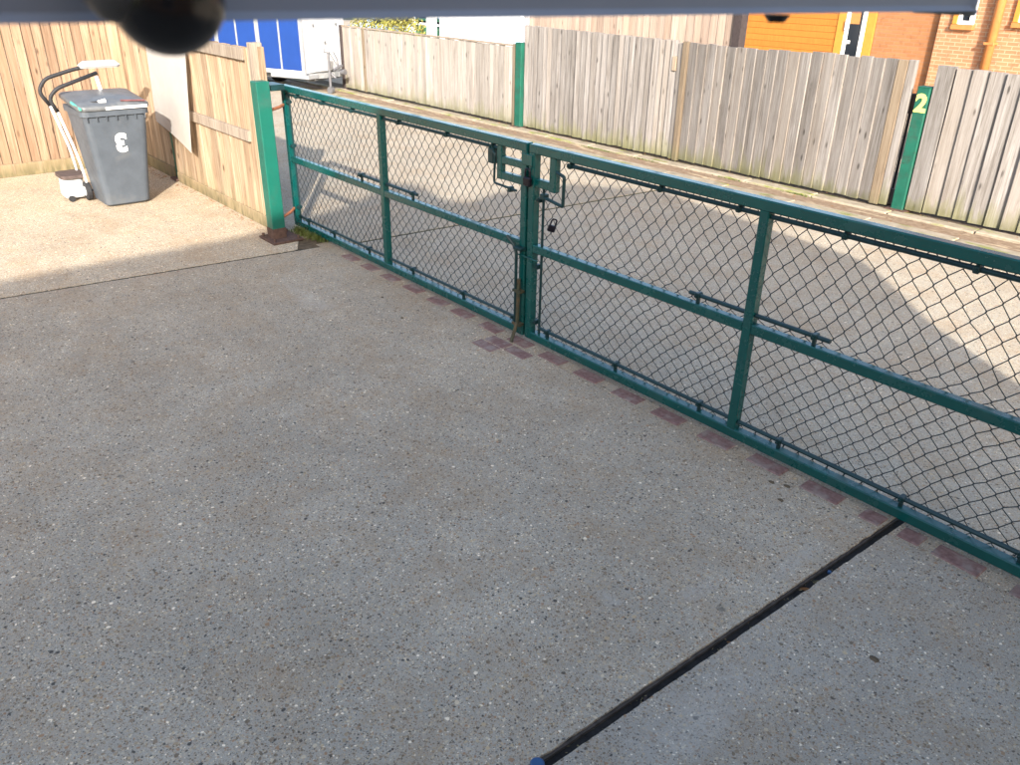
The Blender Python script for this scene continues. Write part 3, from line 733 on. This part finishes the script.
b = nb(); tube(b, [(xl1-.11, 2.27, 1.05), (xl1-.10, 2.34, 1.066)], .022, 8); obj('white_scrap', b, 'white_paint', lid)
# hinge handle and wheels
b = nb(); tube(b, [(x0-.09, y0+.04, 1.06), (x0-.09, y1-.04, 1.06)], .016, 8)
for y in (y0+.06, (y0+y1)/2, y1-.06): box(b, x0-.1, x0-.01, y-.012, y+.012, .97, 1.07)
obj('handle', b, 'bin_plastic', bn)
b = nb(); tube(b, [(-9.64, 2.10, .10), (-9.64, 2.66, .10)], .012, 8); obj('axle', b, 'grey_plate', bn)
for y in (2.105, 2.655):
    b = nb()
    tube(b, [(-9.64, y-.026, .1), (-9.64, y-.018, .1), (-9.64, y+.018, .1), (-9.64, y+.026, .1)], [.088, .1, .1, .088], 20); wh = obj('wheel', b, 'black_rubber', bn, smooth=False)
    b = nb(); tube(b, [(-9.64, y-.03, .1), (-9.64, y+.03, .1)], .05, 16); obj('hub', b, 'grey_plastic', wh)
t3 = text_part('3', .245, 'white_paint', bn, (-9.117+.0, 2.40, .665), (0, 0, 0), bold=.012)
slope = math.atan(.08)
t3.rotation_euler = (Matrix.Rotation(math.pi/2, 3, 'Z') @ Matrix.Rotation(math.pi/2-slope*0+slope, 3, 'X') @ Matrix.Rotation(math.pi, 3, 'Z')).to_euler()
t3.location = Vector((-9.17+.08*.665+.003, 2.40, .665)) - wloc(bn)

# ------------------------------------------------------------------ white tubular machine beside the bin
mc = thing('wheeled_machine', 'white tubular-framed machine with black padded handles beside the wheelie bin', 'machine', (-9.85, 1.95, 0))
b = nb(); loft(b, [rrect(-9.92, -9.70, 1.90, 2.10, .03, .04), rrect(-9.94, -9.68, 1.89, 2.11, .06, .05), rrect(-9.93, -9.69, 1.90, 2.10, .24, .05)]); obj('base_box', b, 'trailer_white', mc)
b = nb(); loft(b, [rrect(-9.97, -9.64, 1.88, 2.13, .242, .05), rrect(-9.97, -9.64, 1.88, 2.13, .275, .05)]); obj('top_plate', b, 'dark_brown', mc)
for x, dy in ((-9.62, .06), (-9.90, .08)):
    lowp = [(x, 2.06+dy, .02), (x, 2.04+dy, .30), (x, 2.01+dy, .52), (x, 1.92+dy, .93)] if x > -9.8 else [(x, 2.10, .25), (x, 2.08, .5), (x, 1.98, .96)]
    b = nb(); tube(b, arc_pts(lowp, .1), .013, 10); lg = obj('frame_tube', b, 'upvc_white', mc, smooth=True)
    hp = [(x, 1.92+dy, .93), (x, 1.865+dy, 1.06), (x+.02, 1.95+dy, 1.155), (x+.03, 2.36+dy, 1.285)] if x > -9.8 else [(x, 1.98, .96), (x, 1.90, 1.10), (x, 1.98, 1.22), (x, 2.28, 1.30), (x, 2.46, 1.325)]
    b = nb(); tube(b, arc_pts(hp, .09), .019, 10); obj('padded_handle', b, 'black_rubber', mc, smooth=True)
b = nb(); loft(b, [rrect(-9.97, -9.83, 2.34, 2.72, 1.305, .04), rrect(-9.99, -9.81, 2.33, 2.74, 1.33, .05), rrect(-9.97, -9.83, 2.38, 2.70, 1.37, .04)]); obj('control_head', b, 'grey_plastic', mc)
b = nb(); tube(b, [(-9.60, 2.41, 1.25), (-9.60, 2.43, 1.1)], .018, 10); obj('clamp', b, 'upvc_white', mc)
b = nb(); tube(b, [(-9.62, 2.11, .06), (-9.90, 2.13, .06)], .014, 8); obj('cross_bar', b, 'upvc_white', mc)
for x in (-9.66, -9.95):
    b = nb(); tube(b, [(x-.012, 1.94, .032), (x+.012, 1.94, .032)], .032, 14); obj('castor', b, 'black_rubber', mc)

# ------------------------------------------------------------------ box trailer behind the side fence
C0 = Vector((-15.9, 7.9, 0)); u = Vector((-.927, -.375, 0)).normalized(); v = Vector((-.375, .927, 0)).normalized(); Z = Vector((0, 0, 1))
tr = thing('box_trailer', 'blue and white box trailer parked behind the side fence', 'trailer', tuple(C0 + u*2 + v*.65))
def tb(bm, l0, l1, w0, w1, z0, z1, bev=0):
    vv = box(bm, l0, l1, w0, w1, z0, z1, bev=bev)
    return bm
def place(bm):
    for q_ in bm.verts:
        c = q_.co.copy(); q_.co = C0 + u*c.x + v*c.y + Z*c.z
    return bm
def tpart(name, mat, *boxes, bev=0, par=None):
    bm = nb()
    for a in boxes: box(bm, *a, bev=bev)
    return obj(name, place(bm), mat, par or tr)
L, Wd, z0, z1 = 4.6, 1.32, .38, 2.05
tpart('body', 'trailer_white', (0, L, 0, Wd, z0, z1), bev=.03)
tpart('roof', 'aluminium', (-.02, L+.02, -.02, Wd+.02, z1-.02, z1+.04), bev=.015)
def side_panels(ww, s):
    l = .07
    for i in range(8):
        tpart('side_panel', 'trailer_blue', (l, l+.50, ww-.012, ww+.012, z0+.07, z1-.1)); l += .50
        wdt = .045 if i % 2 == 0 else .11
        tpart('side_strip', 'aluminium', (l+.002, l+wdt-.002, ww-.018, ww+.018, z0+.05, z1-.06)); l += wdt
    tpart('corner_strip', 'aluminium', (-.012, .068, ww-.02, ww+.02, z0, z1-.03))
    tpart('sill_strip', 'aluminium', (-.01, L, ww-.022, ww+.022, z0-.01, z0+.045))
side_panels(0, -1)
for (w_, z_) in ((.3, 1.75), (1.0, 1.75), (.3, 1.28), (1.0, 1.28), (.62, .95)):
    tpart('front_fitting', 'chassis_steel', (-.045, -.028, w_-.02, w_+.02, z_-.025, z_+.025))
tpart('chassis', 'chassis_steel', (-.05, L, .2, .28, .25, .36), (-.05, L, 1.04, 1.12, .25, .36), (.0, .08, .1, 1.2, .24, .36))
bm = nb(); 
for (p, q_) in (((.05, .16, .33), (-.30, .56, .36)), ((.05, 1.16, .33), (-.30, .62, .36))): obox(bm, p, q_, .06, .10)
box(bm, -.42, -.26, .53, .65, .32, .42, bev=.01); obj('drawbar', place(bm), 'chassis_steel', tr)
tpart('drawbar_plate', 'aluminium', (-.10, .9, -.03, .25, .30, .37))
bm = nb(); tube(bm, [(-.42, .59, .40), (-.53, .59, .42)], [.045, .055], 10); tube(bm, arc_pts([(-.32, .59, .42), (-.36, .59, .62), (-.26, .59, .78)], .05), .014, 8); tube(bm, [(-.34, .56, .55), (-.28, .42, .80)], .01, 6); tube(bm, [(-.3, .50, .45), (-.34, .72, .52)], .03, 8); tube(bm, [(-.25, .45, .40), (-.35, .5, .3)], .02, 8)
obj('coupling', place(bm), 'grey_plate', tr)
bm = nb(); tube(bm, [(-.28, .40, .13), (-.28, .40, .78)], .026, 10); tube(bm, [(-.28, .40, .78), (-.28, .28, .80), (-.28, .28, .88)], .01, 6); tube(bm, [(-.28, .36, .07), (-.28, .44, .07)], .07, 14)
obj('jockey_wheel', place(bm), 'grey_plate', tr)
for l_ in (2.0, 2.65):
    for ww in (-.06, Wd+.06):
        bm = nb(); tube(bm, [(l_, ww-.09, .28), (l_, ww-.07, .28), (l_, ww+.07, .28), (l_, ww+.09, .28)], [.24, .28, .28, .24], 20); wq = obj('wheel', place(bm), 'black_rubber', tr)
        bm = nb(); tube(bm, [(l_, ww-.092, .28), (l_, ww+.092, .28)], .15, 14); obj('rim', place(bm), 'aluminium', wq)
tpart('axle', 'chassis_steel', (1.97, 2.03, 0, Wd, .25, .31), (2.62, 2.68, 0, Wd, .25, .31))

# ------------------------------------------------------------------ beyond the back fence
# second, taller fence
f8 = thing('wooden_fence', 'pinkish tan board fence standing behind the tall grey fence', 'fence', (-10.3, 11, 0))
boards(f8, -12.66, -8.0, 11, .05, 2.0, .15, .005, 'far_boards', taper=.012, flip=True)
for z in (.4, 1.1, 1.7): fbar('rail', f8, (-12.66, -8.0, 11.03, 11.08, z, z+.08), 'weathered_rail')
fbar('end_post', f8, (-7.99, -7.85, 10.93, 11.08, 0, 2.1), 'dark_timber', .004)
# orange clad outbuilding
YB = 19.0
ob = thing('outbuilding', 'orange timber-clad outbuilding with a white-framed door beyond the grey fence', 'building', (-12.2, YB, 0))
fbar('wall', ob, (-14.6, -10.96, YB+.03, YB+4, 0, 2.9), 'orange_cladding')
bmb = nb(); box(bmb, -1.30, 1.30, -.012, .012, 0, .136, bev=.005)
cme = bpy.data.meshes.new('cladding_board'); bmb.to_mesh(cme); bmb.free(); cme.materials.append(M['orange_cladding'])
z = .02
while z < 2.75:
    o = link('cladding_board', cme, ob); o.location = (-12.28+12.2, .012, z); o.rotation_euler.x = .03; z += .14
fbar('corner_trim', ob, (-10.975, -10.79, YB-.03, YB+.029, 0, 2.9), 'trim_orange', .003)
dr = fbar('door', ob, (-10.69, -10.38, YB+.0, YB+.04, .02, 2.15), 'tinted_glass', .002)
for a in ((-10.775, -10.692, YB-.03, YB+.05, 0, 2.22), (-10.378, -10.275, YB-.03, YB+.05, 0, 2.22)): fbar('frame', dr, a, 'upvc_white', .004)
fbar('frame', dr, (-10.692, -10.378, YB-.03, YB+.05, 2.15, 2.22), 'upvc_white', .004)
fbar('glazing_bar', dr, (-10.69, -10.60, YB-.012, YB-.002, .93, 1.0), 'upvc_white', .002)
fbar('blind', dr, (-10.68, -10.45, YB-.008, YB-.001, 1.35, 1.9), 'pipe_brown', .002)
b = nb(); tube(b, [(-10.735, YB-.06, 1.22), (-10.735, YB-.06, 1.42)], .03, 8); box(b, -10.75, -10.72, YB-.06, YB-.03, 1.3, 1.34); obj('handle', b, 'upvc_white', dr)
fbar('corner_trim', ob, (-10.273, -10.06, YB-.03, YB+.029, 0, 2.9), 'trim_orange', .003)
b = nb(); box(b, -14.7, -10.05, YB-.15, YB+4.1, 2.905, 3.02, bev=.01); obj('roof', b, 'roof_tile', ob)
# brick garage wall
gw = thing('garage', 'darker orange brick garage wall between the timber cladding and the brick house', 'garage', (-9.3, YB, 0))
fbar('wall', gw, (-10.05, -8.6, YB+.0, YB+4, 0, 3.0), 'garage_brick', 0)
b = nb(); box(b, -10.04, -8.6, YB-.12, YB+4.1, 3.003, 3.1, bev=.01); obj('roof', b, 'roof_tile', gw)
# house
hs = thing('brick_house', 'light orange brick house with white windows and a brown downpipe at far right', 'house', (-4, YB, 0))
fbar('wall', hs, (-8.595, 2.5, YB-.14, YB+8, 0, 5.2), 'house_brick', 0)
b = nb(); loft(b, [[Vector((-8.9, YB-.5, 5.2)), Vector((-8.9, YB+4, 7.6)), Vector((-8.9, YB+8.4, 5.2))], [Vector((2.8, YB-.5, 5.2)), Vector((2.8, YB+4, 7.6)), Vector((2.8, YB+8.4, 5.2))]]); rf = obj('roof', b, 'roof_tile', hs)
fbar('chimney', rf, (-3.2, -2.4, YB+3.6, YB+4.4, 7.0, 8.6), 'house_brick', 0)
YH = YB-.14
def window(x0, x1, z0, z1, mull):
    wn = fbar('window', hs, (x0, x1, YH-.005, YH-.001, z0, z1), 'tinted_glass', 0)
    fr = [(x0-.07, x0, z0-.07, z1+.07), (x1, x1+.09, z0-.07, z1+.07), (x0, x1, z0-.07, z0), (x0, x1, z1, z1+.07)]
    if mull: fr.append(((x0+x1)/2-.03, (x0+x1)/2+.03, z0, z1))
    for a in fr: fbar('frame', wn, (a[0], a[1], YH-.05, YH+.01, a[2], a[3]), 'upvc_white', .004)
    fbar('sill', wn, (x0-.17, x1+.12, YH-.10, YH+.01, z0-.17, z0-.075), 'pipe_brown', .006)
    fbar('reveal', wn, (x0-.165, x0-.072, YH-.07, YH+.01, z0-.07, z1+.07), 'trim_orange', .004)
window(-8.14, -7.98, 1.54, 3.0, False)
window(-6.98, -5.9, 1.63, 3.0, True)
window(-3.6, -2.2, 1.2, 2.6, True)
b = nb(); tube(b, [(-7.43, YH-.10, 0), (-7.43, YH-.10, 5.2)], .09, 12)
dp = obj('downpipe', b, 'pipe_brown', hs, smooth=True)
for z in (.6, 1.15, 2.6, 3.8):
    b = nb(); box(b, -7.53, -7.33, YH-.2, YH+.01, z-.025, z+.025, bev=.004); obj('bracket', b, 'pipe_brown', dp)
# red parked car, only a corner shows over the fence at the right edge
def car(label, loc, rz, paint, L=3.9):
    t = thing('parked_car', label, 'car', loc); t.rotation_euler.z = rz
    def part(name, bm, mat, par=None, smooth=True):
        me = bpy.data.meshes.new(name); bmesh.ops.recalc_face_normals(bm, faces=bm.faces[:]); bm.to_mesh(me); bm.free()
        if smooth:
            for p_ in me.polygons: p_.use_smooth = True
        me.materials.append(M[mat]); return link(name, me, par or t)
    prof_ = [(-L/2, .3), (-L/2, .62), (-L/2+.12, .86), (-1.0, .95), (-.3, 1.40), (.9, 1.44), (1.62, 1.0), (L/2-.04, .92), (L/2, .55), (L/2, .3)]
    b = nb(); loft(b, [[Vector((x_, -.80+(.12 if z_ > 1.2 else 0), z_)) for x_, z_ in prof_], [Vector((x_, .80-(.12 if z_ > 1.2 else 0), z_)) for x_, z_ in prof_]])
    bmesh.ops.bevel(b, geom=[e for e in b.edges], offset=.05, segments=2, affect='EDGES'); part('body', b, paint)
    def quad(pts):
        b = nb(); f = b.faces.new([b.verts.new(p_) for p_ in pts]); bmesh.ops.solidify(b, geom=[f], thickness=.012); return b
    part('windscreen', quad([(-.97, -.66, .985), (-.97, .66, .985), (-.36, .58, 1.385), (-.36, -.58, 1.385)]), 'tinted_glass', smooth=False)
    part('rear_window', quad([(1.56, -.66, 1.06), (1.56, .66, 1.06), (1.0, .58, 1.40), (1.0, -.58, 1.40)]), 'tinted_glass', smooth=False)
    for s in (-1, 1):
        part('side_window', quad([(-.75, s*.815, 1.0), (1.35, s*.815, 1.02), (.9, s*.705, 1.37), (-.25, s*.705, 1.35)]), 'tinted_glass', smooth=False)
        b = nb(); box(b, -L/2-.01, -L/2+.05, s*.58-.14, s*.58+.14, .62, .76, bev=.02); part('headlight', b, 'upvc_white', smooth=False)
        for x_ in (-1.2, 1.15):
            b = nb(); tube(b, [(x_, s*.66, .3), (x_, s*.68, .3), (x_, s*.80, .3), (x_, s*.82, .3)], [.26, .3, .3, .26], 20); wq = part('wheel', b, 'black_rubber', smooth=False)
            b = nb(); tube(b, [(x_, s*.70, .3), (x_, s*.826, .3)], .19, 14); part('rim', b, 'aluminium', wq, smooth=False)
    return t
car('dark red car parked before the brick house at the right edge', (-3.05, 12.35, 0), math.radians(4), 'red_metal')
car('pale blue car roof behind the low fence, next to the trailer', (-20.6, 13.4, 0), math.radians(35), 'pale_blue_plastic')

# white motor caravan, very bright in the sun
cv = thing('caravan', 'plain white caravan wall glaring in the sun above the low fence', 'caravan', (-14.9, 12.6, 0))
b = nb(); rings = []
for x in (-16.4, -16.34, -13.53, -13.46):
    k_ = .06 if x in (-16.4, -13.46) else 0
    rings.append([Vector((x, yy, zz)) for yy, zz in ((11.5+k_, .45+k_), (13.6-k_, .45+k_), (13.6-k_, 2.3-k_), (13.3-k_, 2.55-k_), (11.8+k_, 2.55-k_), (11.5+k_, 2.3-k_))])
loft(b, rings); cb_ = obj('body', b, 'van_white', cv)
fbar('window', cv, (-13.74, -13.50, 11.478, 11.495, .80, 1.20), 'pale_blue_plastic', .005)
b = nb(); tube(b, [(-15.1, 11.488, 1.09), (-14.86, 11.488, 1.15), (-14.80, 11.488, 1.13), (-14.62, 11.488, 1.25)], .007, 6); obj('scrape', b, 'grey_plastic', cv)
b = nb(); tube(b, [(-14.55, 11.488, 1.27), (-14.3, 11.488, 1.29)], .006, 6); obj('scrape', b, 'grey_plastic', cv)
for x in (-15.3, -14.6):
    for y in (11.62, 13.45):
        b = nb(); tube(b, [(x, y-.09, .31), (x, y-.07, .31), (x, y+.07, .31), (x, y+.09, .31)], [.26, .31, .31, .26], 20); obj('wheel', b, 'black_rubber', cv)
# green and white summerhouse
smh = thing('summerhouse', 'dark green and white summerhouse between yellow shrub and caravan', 'shed', (-18.6, 13.0, 0))
fbar('wall', smh, (-19.65, -17.9, 13.0, 15.0, 0, .98), 'summerhouse_green', .004)
for zz in (1.01, 1.12, 1.23, 1.34, 1.45, 1.56, 1.67): fbar('slat', smh, (-19.6, -17.95, 13.0, 13.03, zz, zz+.06), 'upvc_white' if int(zz*100) % 2 else 'summerhouse_green', .003)
fbar('back_wall', smh, (-19.65, -17.9, 14.9, 15.0, .985, 2.1), 'upvc_white', .0)
for x in (-19.65, -18.98, -18.3):
    fbar('post', smh, (x, x+(.40 if x == -18.98 else .1), 12.94, 12.995, .0, 2.1), 'upvc_white', .004)
b = nb(); loft(b, [[Vector((-19.9, 12.7, 2.1)), Vector((-18.8, 12.7, 2.8)), Vector((-17.7, 12.7, 2.1))], [Vector((-19.9, 15.2, 2.1)), Vector((-18.8, 15.2, 2.8)), Vector((-17.7, 15.2, 2.1))]]); obj('roof', b, 'roof_tile', smh)
# yellow-green shrub
shb = thing('shrub', 'yellow-green leafy shrub rising behind the low fence', 'shrub', (-18.9, 11.7, 0))
V, F = [], []; rr = random.Random(3)
for i in range(5200):
    while True:
        p = Vector((rr.uniform(-1, 1), rr.uniform(-1, 1), rr.uniform(-1, 1)))
        if .25 < p.length < 1: break
    cl = noise.noise(p*2.3+Vector((4, 1, 2)))
    if cl < -.18: continue
    q_ = Vector((p.x*1.25*(1+.2*cl), p.y*.75, p.z*.85+.85+cl*.12)); n_ = Vector((rr.gauss(0, 1), rr.gauss(0, 1), rr.gauss(0, 1)+.6)).normalized()
    a = n_.orthogonal().normalized()*rr.uniform(.03, .055); c_ = n_.cross(a).normalized()*rr.uniform(.016, .028)
    k0 = len(V); V += [q_-a, q_+c_, q_+a, q_-c_]; F.append((k0, k0+1, k0+2, k0+3))
me = bpy.data.meshes.new('foliage'); me.from_pydata([tuple(x_) for x_ in V], [], F); me.materials.append(M['shrub_leaf']); link('foliage', me, shb)
b = nb()
for i in range(9):
    a = i*.7; tube(b, [(-18.9+.05*math.cos(a), 11.7+.05*math.sin(a), 0), (-18.9+.3*math.cos(a), 11.7+.25*math.sin(a), .6), (-18.9+.7*math.cos(a), 11.7+.45*math.sin(a), 1.2)], [.02, .014, .005], 6)
obj('stems', b, 'dark_timber', shb)

# ------------------------------------------------------------------ metal beam just over the camera, out of focus
bmth = thing('overhead_beam', 'blurred blue-grey metal beam across the top edge, close to the camera', 'beam', (-.48, -1.1, ZG))
A = Vector((-.4755, -.30, 2.3022)); B = Vector((-.3365, .785, 2.3022))
d_ = (B-A).normalized()
A2 = A - d_*1.0
b = nb(); obox(b, A2+Vector((-.02, 0, .015)), B+Vector((-.02, 0, .015)), .05, .12, bev=.004); beam = obj('beam', b, 'beam_paint', bmth)
b = nb(); pz = A2+d_*.06; box(b, pz.x-.06, pz.x+.02, pz.y-.04, pz.y+.04, 0, 2.255, bev=.004); obj('post', b, 'beam_paint', bmth)
b = nb(); box(b, pz.x-.12, pz.x+.08, pz.y-.1, pz.y+.1, 0, .012); obj('base_plate', b, 'beam_paint', bmth)
# screw under the beam
sc_ = A + d_*((.57+.30)/d_.y)
b = nb(); tube(b, [sc_+Vector((-.015, 0, -.047)), sc_+Vector((-.015, 0, -.052))], [.010, .006], 10); obj('screw', b, 'black_glossy', beam)
# black round lens housing hung below the beam
kc = Vector((-.384, .130, 2.2690))
cm = thing('lens_housing', 'blurred black rounded fitting hanging under the overhead beam', 'fitting', tuple(kc))
bm = nb(); bmesh.ops.create_uvsphere(bm, u_segments=28, v_segments=16, radius=.0240)
for q_ in bm.verts: q_.co = q_.co + kc
obj('dome', bm, 'black_glossy', cm, smooth=True)
side = Vector((-.10, -.995, 0)).normalized()
b = nb(); tube(b, [kc+side*.010+Z*.006, kc+side*.024+Z*.008, kc+side*.031+Z*.009], [.0205, .017, .011], 24); obj('neck', b, 'neck_grey', cm, smooth=True)
b = nb(); tube(b, [kc+side*.030+Z*.011, kc+side*.042+Z*.012], .0088, 16); obj('collar', b, 'grey_plate', cm, smooth=True)
b = nb(); tube(b, [kc+side*.033+Z*.007, kc+side*.036+Vector((-.03, 0, .02))], .006, 10); obj('bracket', b, 'black_rubber', cm)

# ------------------------------------------------------------------ small things on the ground
def leaf(label, x, y, z, s, rz, mat='leaf_brown', name='dead_leaf', cat='leaf'):
    b = nb(); pts = []
    for i in range(10):
        a = 2*math.pi*i/10; rx_ = s*math.cos(a); ry_ = s*.45*math.sin(a)*(1+.2*math.cos(a))
        pts.append(b.verts.new((x+rx_*math.cos(rz)-ry_*math.sin(rz), y+rx_*math.sin(rz)+ry_*math.cos(rz), z+.004+.25*abs(ry_))))
    f = b.faces.new(pts); bmesh.ops.solidify(b, geom=[f], thickness=.0012)
    return tag(obj(name, b, mat, origin=(x, y, z)), label, cat)
leaf('orange-brown dead leaf in the dark channel, nearest the gate', cx(2.68)+.03, 2.68, -.022, .022, .7)
leaf('pale dead leaf in the dark channel beside the orange one', cx(2.76)+.035, 2.76, -.022, .02, 1.2, 'gravel_wood')
leaf('tan dead leaf halfway along the dark channel', cx(2.18)+.04, 2.18, -.022, .016, .4)
leaf('brown dead leaf in the near part of the dark channel', cx(1.72)+.03, 1.72, -.022, .014, 2.0, 'dark_brown')
b = nb(); tube(b, [(cx(2.86)+.03, 2.86, -.021), (cx(2.86)+.03, 2.86, -.012)], .008, 14); tag(obj('bottle_cap', b, 'blue_plastic', origin=(cx(2.86)+.03, 2.86, -.02)), 'tiny blue cap lying in the dark channel near the gate', 'cap')
b = nb(); tube(b, [(-1.286, 1.226, .0), (-1.286, 1.226, .018), (-1.286, 1.226, .023)], [.024, .024, .019], 20); tag(obj('plastic_cap', b, 'blue_plastic', smooth=False, origin=(-1.286, 1.226, 0)), 'round blue plastic cap at the bottom edge beside the channel', 'cap')
CL = ['leftmost of three dark dirt clods before the right gate leaf', 'dark dirt clod nearest the gate among three before the right leaf', 'dark dirt clod farthest from the gate among three before the right leaf',
      'lone dark dirt clod on the corner slab right of the channel', 'small dark dirt clod before the left gate leaf, nearer the drop bolt', 'small dark dirt clod before the left gate leaf, nearer the gate post']
for (x, y, s), lab in zip(((-1.78, 3.24, .016), (-1.71, 3.27, .018), (-1.66, 3.14, .015), (-.84, 2.52, .02), (-4.75, 2.95, .013), (-5.2, 3.06, .014)), CL):
    b = nb(); r2 = random.Random(int(x*100)); pts = []
    bmesh.ops.create_icosphere(b, subdivisions=2, radius=1)
    for q_ in b.verts: q_.co = Vector((x + q_.co.x*s*(1+.4*noise.noise(q_.co*2+Vector((x, y, 0)))), y + q_.co.y*s*.7*(1+.4*noise.noise(q_.co*3)), max(0.0, q_.co.z*.006)))
    tag(obj('dirt_clod', b, 'dirt', origin=(x, y, 0)), lab, 'dirt', 'dirt clods before the gate')
# grass at the foot of the gate post and along the fence foot
def grass(name, label, spots, n, hmax, seed):
    rr = random.Random(seed); V, F = [], []
    for i in range(n):
        sx, sy, rx_, ry_ = rr.choice(spots)
        x, y = rr.gauss(sx, rx_), rr.gauss(sy, ry_); h = rr.uniform(.3, 1)*hmax; a = rr.uniform(0, 6.28); w_ = rr.uniform(.002, .004)
        dx, dy = math.cos(a)*h*.5, math.sin(a)*h*.5; px, py = -math.sin(a)*w_, math.cos(a)*w_
        k0 = len(V)
        V += [(x-px, y-py, .004), (x+px, y+py, .004), (x+dx*.4+px*.8, y+dy*.4+py*.8, h*.7), (x+dx*.4-px*.8, y+dy*.4-py*.8, h*.7), (x+dx, y+dy, h)]
        F += [(k0, k0+1, k0+2, k0+3), (k0+3, k0+2, k0+4)]
    me = bpy.data.meshes.new(name); me.from_pydata(V, [], F); me.materials.append(M['grass_blade'])
    return tag(link(name, me), label, 'grass', kind='stuff')
grass('grass', 'tuft of green grass at the foot of the gate post', [(-7.0, 3.36, .10, .035), (-6.85, 3.40, .06, .03), (-7.15, 3.34, .05, .03)], 900, .075, 2)
sp = [(random.uniform(-12, -2.5), 8.90, .10, .014) for _ in range(26)] + [(random.uniform(-9, -5), 8.69, .10, .014) for _ in range(9)]
grass('moss', 'thin moss and weeds growing along the fence foot', sp, 2600, .03, 5)

# dead leaves and grit caught along the edges
def litter(name, label, mat, spots, n, smax, seed, zf):
    rr = random.Random(seed); V, F = [], []
    for i in range(n):
        x0, x1, y0, y1 = rr.choice(spots); x, y = rr.uniform(x0, x1), rr.uniform(y0, y1); a = rr.uniform(0, 6.28); l_ = rr.uniform(.3, 1)*smax; w_ = l_*rr.uniform(.35, .8); z = zf(x, y)
        k0 = len(V); ca, sa = math.cos(a), math.sin(a)
        for px, py, pz in ((-1, 0, .001), (-.2, -.5, .001+l_*.25), (1, 0, .002), (-.1, .5, .001+l_*.1)): V.append((x+px*l_*ca-py*w_*sa, y+px*l_*sa+py*w_*ca, z+pz))
        F += [(k0, k0+1, k0+2), (k0, k0+2, k0+3)]
    me = bpy.data.meshes.new(name); me.from_pydata(V, [], F); me.materials.append(M[mat])
    return tag(link(name, me), label, 'leaf litter', kind='stuff')
litter('leaf_litter', 'scattered dead leaf scraps along the kerb and fence foot', 'leaf_brown', [(-12, -2, 8.78, 8.95), (-12, -2, 8.42, 8.7), (-11.2, -10.2, 3.05, 3.18), (-9.9, -7.5, 3.08, 3.17)], 420, .022, 11, lambda x, y: .034 if y > 8.7 else (.006 if y > 8 else .001))
sp_ = []
for q in range(14):
    yy = random.uniform(1.3, 3.3); sp_.append((cx(yy)+.01, cx(yy)+.05, yy-.03, yy+.03))
litter('channel_grit', 'dry grit and leaf scraps lying in the dark channel', 'gravel_wood', sp_, 60, .010, 12, lambda x, y: -.021)
litter('gate_grit', 'small grit and leaf scraps on the concrete below the gate', 'dark_brown', [(-6.6, -.6, 3.25, 3.48), (-5.5, -1.2, 2.9, 3.4), (-3, 0, 1.5, 3.3)], 120, .008, 13, lambda x, y: .001)
